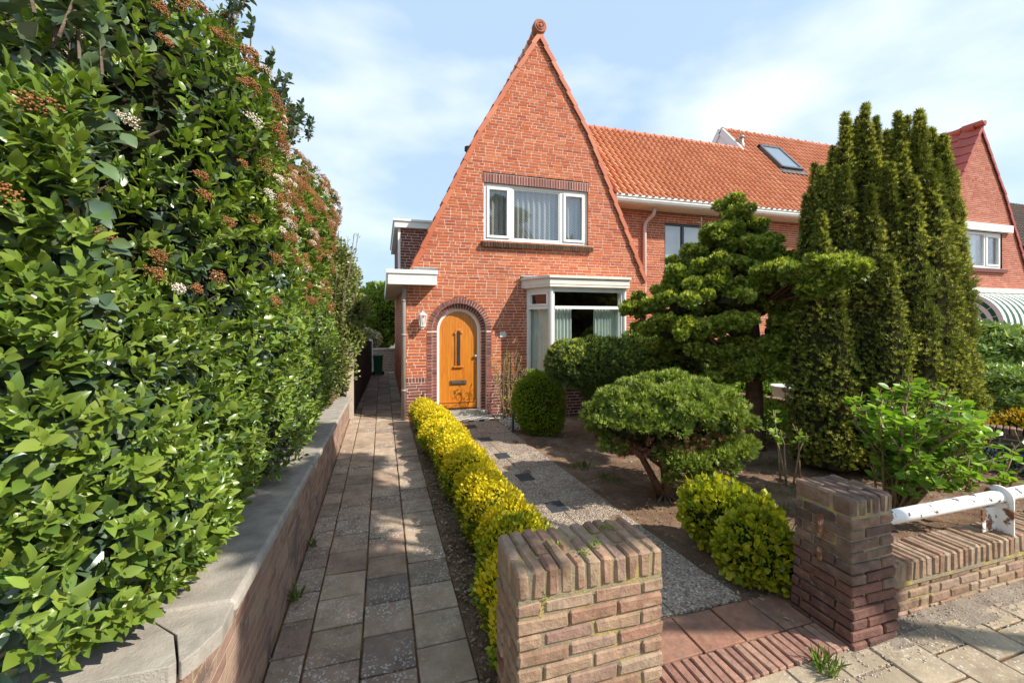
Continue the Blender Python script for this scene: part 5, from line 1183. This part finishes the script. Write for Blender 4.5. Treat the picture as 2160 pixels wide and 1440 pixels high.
m_oran = leafmat('orange_azalea', [(.52,.22,.02),(.60,.34,.03),(.40,.36,.03),(.26,.32,.03),(.46,.14,.02)], .6, .35)
shrub('flowering_azalea', 'azalea with yellow green leaves and orange blossom at the right edge', 'bush', (8.15,3.35,0), [(0,0,.42,.42,.4,.28),(.5,-.3,.42,.45,.4,.3),(-.25,.3,.35,.35,.3,.25)], 5200, LEAF2, .055, m_oran, m_coreg, up=.5)
m_blue = leafmat('bluebell', [(.10,.10,.32),(.16,.15,.42),(.09,.16,.05),(.10,.2,.06),(.22,.3,.12)], .6, .3)
o = foliage('bluebells', [(7.9,3.0,.12,.5,.5,.26),(8.4,2.6,.12,.6,.5,.26),(7.5,3.5,.08,.4,.4,.22)], 5000, LEAF2, .045, m_blue, None, up=1.0, rnd=.5, shell=.8); tag(o, 'carpet of small blue flowers and grey green leaves behind the dark wall', 'ground cover', kind='stuff')
# ---- forsythia by the door
m_fors = leafmat('yellow_green_leaf', [(.42,.40,.05),(.34,.36,.05),(.52,.46,.08),(.24,.28,.04)], .5, .4)
tips = [(2.33+random.uniform(-.36,.36), 7.85+random.uniform(-.2,.3), random.uniform(.35,1.32)) for i in range(34)]
cane_plant('forsythia', 'sparse twiggy yellow green shrub against the wall right of the front door', (2.34,7.95,0), tips, 11, .050, m_fors, LEAF2, .007, 2, bare=.95)
# holly sapling
m_holly = leafmat('holly_leaf', [(.08,.11,.05),(.13,.16,.08),(.05,.075,.03),(.22,.25,.14)], .25, .1, spec=.7)
tips = [(5.1,5.9,3.62),(5.0,5.9,3.1),(5.35,5.85,3.25),(4.85,5.9,2.85),(5.2,5.95,2.9),(5.45,5.9,2.8),(4.6,5.8,2.55),(4.3,5.7,2.3),(4.75,5.85,2.6),(4.1,5.75,2.22)]
cane_plant('holly_sapling', 'thin variegated sapling rising above the top left of the bushy cypress tree', (5.1,6.0,0), tips, 34, .052, m_holly, LEAF2, .014, 3, bare=.6, cat='tree', mc=m_barkg)
# ---- trees beyond the hedge on the left
m_varl = leafmat('variegated_leaf', [(.20,.24,.05),(.30,.33,.10),(.12,.16,.03),(.40,.42,.18),(.10,.13,.03)], .35, .2, spec=.5)
shrub('holly_tree', 'tall variegated holly with yellow edged leaves just beyond the flowering hedge', 'tree', (-.93,8.85,0), [(.0,0,1.3,.42,.5,.9),(-.1,.2,2.3,.5,.6,.7),(-.5,0,3.2,.6,.6,.7),(.15,.4,2.75,.36,.4,.3),(-.5,-.4,1.6,.5,.5,.8),(.38,.3,2.15,.32,.3,.28),(.32,.1,1.6,.3,.35,.35),(-.05,.2,3.1,.4,.4,.35)], 19000, LEAF2, .07, m_varl, m_coreg, up=.3, shell=.5, k=.62, trunks=[([(0,0,0),(0,0,1.5),(-.1,0,3)],[.07,.06,.03])], bump_=.3)
mb = MB()
def feathery(name, label, base, n, hgt, spread, leafs, ls, m):
    tips = [(base[0]+random.uniform(-1,1)*spread, base[1]+random.uniform(-1,1)*spread, hgt*random.uniform(.62,1)) for i in range(n)]
    return cane_plant(name, label, base, tips, leafs, ls, m, LEAF2, .014, 3, bare=.75, cat='tree', mc=m_barkg)
feathery('young_tree', 'thin twiggy tree with sparse leaves sticking up between the hedge and the house', (-.88,8.95,0), 36, 3.7, .55, 30, .05, m_varl)
m_ivy = leafmat('bright_tree_leaf', [(.20,.28,.04),(.28,.36,.06),(.14,.20,.04),(.34,.40,.08)], .45, .4)
m_pinkf = leafmat('pink_blossom', [(.66,.46,.44),(.72,.58,.55),(.20,.28,.08),(.26,.32,.10),(.60,.36,.36)], .7, .3)
gt = shrub('garden_tree', 'bright green tree behind the green bin at the end of the alley', 'tree', (0.2,19.5,0), [(0,0,2.2,1.6,1.4,1.3),(-1.1,.3,1.6,1.0,1.0,.9),(-.5,-.6,1.4,.9,.8,.7)], 8000, LEAF2, .16, m_ivy, m_coreg, up=.4, k=.75, trunks=[([(0,0,0),(0,0,2)],[.12,.08])])
shrub('garden_tree', 'darker green spreading tree over the board fence', 'tree', (-1.3,13.2,0), [(.3,0,2.0,.75,.8,.28),(-.5,0,2.1,.8,.8,.35),(-.1,.5,1.8,.6,.6,.25)], 5000, LEAF2, .10, m_hyd, m_coreg, up=.3, k=.7, trunks=[([(0,0,0),(0,0,1.9)],[.07,.05])])
shrub('blossom_bush', 'bush covered in pale pink blossom behind the end of the board fence', 'bush', (-.55,17.4,0), [(-.15,0,1.15,.65,.5,.4),(-.9,.1,1.5,.6,.5,.45)], 3500, LEAF2, .09, m_pinkf, m_coreg, up=.4, k=.85)
hb = shrub('background_hedge', 'row of garden greenery far beyond the left gardens', 'hedge', (-9,22,0), [(-8+i*2.1,random.uniform(-1,1),1.0,1.6,1.3,random.uniform(1.2,1.9)) for i in range(8)], 9000, LEAF2, .26, m_ivy, m_coreg, up=.4, k=.85)
# ---- low planting behind the coping
shrub('heather_plant', 'low dry brownish plant filling the bed behind the far end of the coping', 'plant', (-1.15,7.4,0), [(0,0,.50,.35,.8,.20),(0,.9,.45,.35,.6,.2)], 2200, LEAF2, .05, leafmat('dry_leaf', [(.20,.17,.06),(.14,.16,.04),(.24,.16,.08)], .7, .2), m_core, up=.6)
# ---- street tree outside the frame: it throws the dappled shade and shows in the upstairs glass
m_lime = leafmat('street_tree_leaf', [(.06,.11,.02),(.09,.15,.03)], .5, .3)
st = thing('street_tree', 'leafy street tree standing on the pavement to the right of the viewer', 'tree', loc=(7.5,-1.25,0))
SB = []
for i in range(25):
    y = random.uniform(-1.3,1.8); SB.append((random.uniform(3.9,5.05), y, 5.55+random.uniform(-.35,.55)+max(0,y-.8)*.5, .34, .34, .22))
foliage('crown', SB, 17000, LEAF2, .12, m_lime, st, up=.3, rnd=1, shell=.9, bump_=.3)
trunk('trunk', [(7.5,-1.25,-.1),(7.5,-1.25,2.5),(7.1,-1.4,4.2)], [.15,.13,.09], m_barkg, st, 14)
limbs('limbs', (7.1,-1.4,4.2), [b[:3] for b in SB], .05, .012, m_barkg, st, .3)
# ================================================================= SMALL THINGS
stk = thing('garden_stake', 'short dark garden stake with a wire beside the gravel path', 'stake', loc=(2.12,6.92,0))
mb = MB(); mb.obox((2.12,6.92,.16), (1,0,.02), (0,1,0), (0,0,1), (.018,.018,.17), 0, .004); mb.build('stake', m_dgrey, stk)
mb = MB(); mb.tube([(2.12,6.92,.13),(2.3,6.88,.12),(2.5,6.86,.11)], .004, 5); mb.build('wire', m_dgrey, stk)
urn = thing('garden_urn', 'white flower urn standing beyond the dark wall near the tree trunk', 'urn', loc=(7.6,6.6,0))
MB().lathe([(.0,.0),(.14,0),(.14,.05),(.07,.09),(.06,.16),(.15,.26),(.20,.38),(.21,.50),(.24,.52),(.24,.55),(.19,.55),(.17,.46),(0,.42)], (7.25,6.2,.12)).build('bowl', m_white, urn, smooth=True)
MB().box(7.05,7.45,6.0,6.4,-.02,.12).build('pedestal', m_conc, urn, bevel=.01)
# leaf litter, pebbles, tufts
m_lit = leafmat('dead_leaf', [(.30,.20,.12),(.22,.13,.07),(.40,.33,.24),(.17,.09,.05),(.36,.38,.28)], .8, .1)
def litter(name, label, n, xs, ys, z, size, m, cat='leaf litter'):
    P = np.stack([rng.uniform(*xs,n), rng.uniform(*ys,n), np.full(n,z)+.006*rng.random(n)],1)
    a = rng.random(n)*6.28; D = np.stack([np.cos(a),np.sin(a),.25*rng.normal(size=n)],1)
    o = scatter(name, LEAF2, P, D, nrm(np.array([[0,0,1.]])+.35*rng.normal(size=(n,3))), size*rng.uniform(.5,1.3,n), m); return tag(o, label, cat, kind='stuff')
litter('fallen_leaves', 'dry leaves scattered on the dark soil strip between drive and golden hedge', 1300, (.50,.72), (1.9,7.6), .018, .035, m_lit)
litter('garden_litter', 'dry leaves and bark bits scattered over the bare garden soil', 3800, (2.3,7.0), (2.0,7.2), .012, .032, m_lit)
litter('path_litter', 'small dry flecks on the drive beside the garden wall', 420, (-.60,-.44), (1.7,8.5), .014, .022, m_lit)
m_peb = isl('pale_pebble', [(.55,.50,.42),(.42,.36,.30),(.65,.60,.52),(.33,.28,.24)], nsc=20, nstr=.2)
P_ = np.stack([rng.uniform(2.1,3.0,1500), rng.uniform(7.0,8.3,1500), rng.uniform(.0,.02,1500)],1); o = scatter('pebbles', OCT, P_, rand_dirs(1500), rand_dirs(1500), rng.uniform(.012,.028,1500), m_peb); tag(o, 'pale pebbles at the foot of the house wall by the front door', 'pebbles', kind='stuff')
P_ = np.stack([rng.uniform(2.3,9,2600), rng.uniform(1.60,1.90,2600), rng.uniform(-.004,.008,2600)],1); o = scatter('grit', OCT, P_, rand_dirs(2600), rand_dirs(2600), rng.uniform(.002,.007,2600), m_peb); tag(o, 'grit and crumbs of mortar along the foot of the low wall', 'grit', kind='stuff')
m_grass = leafmat('grass_blade', [(.12,.20,.03),(.18,.26,.04),(.10,.15,.03)], .5, .3)
BL = ([(-.03,0,0),(.03,0,0),(.022,.6,.05),(0,1,.2),(-.022,.6,.05)], [(0,1,2,3,4)])
P_, D_ = [], []
for (x, y, r_, n_) in ((3.05,3.1,.25,60),(3.3,4.4,.15,50),(2.6,4.5,.15,60),(4.3,3.6,.25,70),(4.9,4.5,.3,60),(3.9,3.2,.15,40),(2.45,5.0,.12,50),(1.12,6.35,.06,26),(-.55,3.9,.03,20),(-.56,3.2,.03,30),(2.3,1.72,.06,70),(3.6,2.9,.1,30)):
    for k in range(n_):
        a = random.random()*6.28; q = random.random()**.5*r_; P_.append((x+q*math.cos(a), y+q*math.sin(a), 0)); D_.append((random.gauss(0,.45),random.gauss(0,.45),1))
P_ = np.array(P_); o = scatter('weeds', BL, P_, np.array(D_), rand_dirs(len(P_)), rng.uniform(.04,.13,len(P_)), m_grass); tag(o, 'small tufts of grass and weeds in the soil and joints', 'weeds', kind='stuff')
m_moss = leafmat('moss_leaf', [(.22,.30,.03),(.14,.22,.03),(.30,.36,.06)], .6, .3)
mo = []
for (x, y) in ((.70,1.70),(.72,1.72),(.86,1.66),(.90,1.68),(.88,1.64),(.80,1.62),(.99,1.80),(1.02,1.78)):
    mo += [(x+random.gauss(0,.012), y+random.gauss(0,.010), .925+random.random()*.008) for _ in range(26)]
for _ in range(20): mo.append((.615+random.gauss(0,.006), 1.552, .81+random.gauss(0,.02)))
mo = np.array(mo); o = scatter('moss_plants', LEAF2, mo, nrm(rng.normal(size=mo.shape)+np.array([0,0,.8])), rand_dirs(len(mo)), rng.uniform(.008,.016,len(mo)), m_moss, P1)
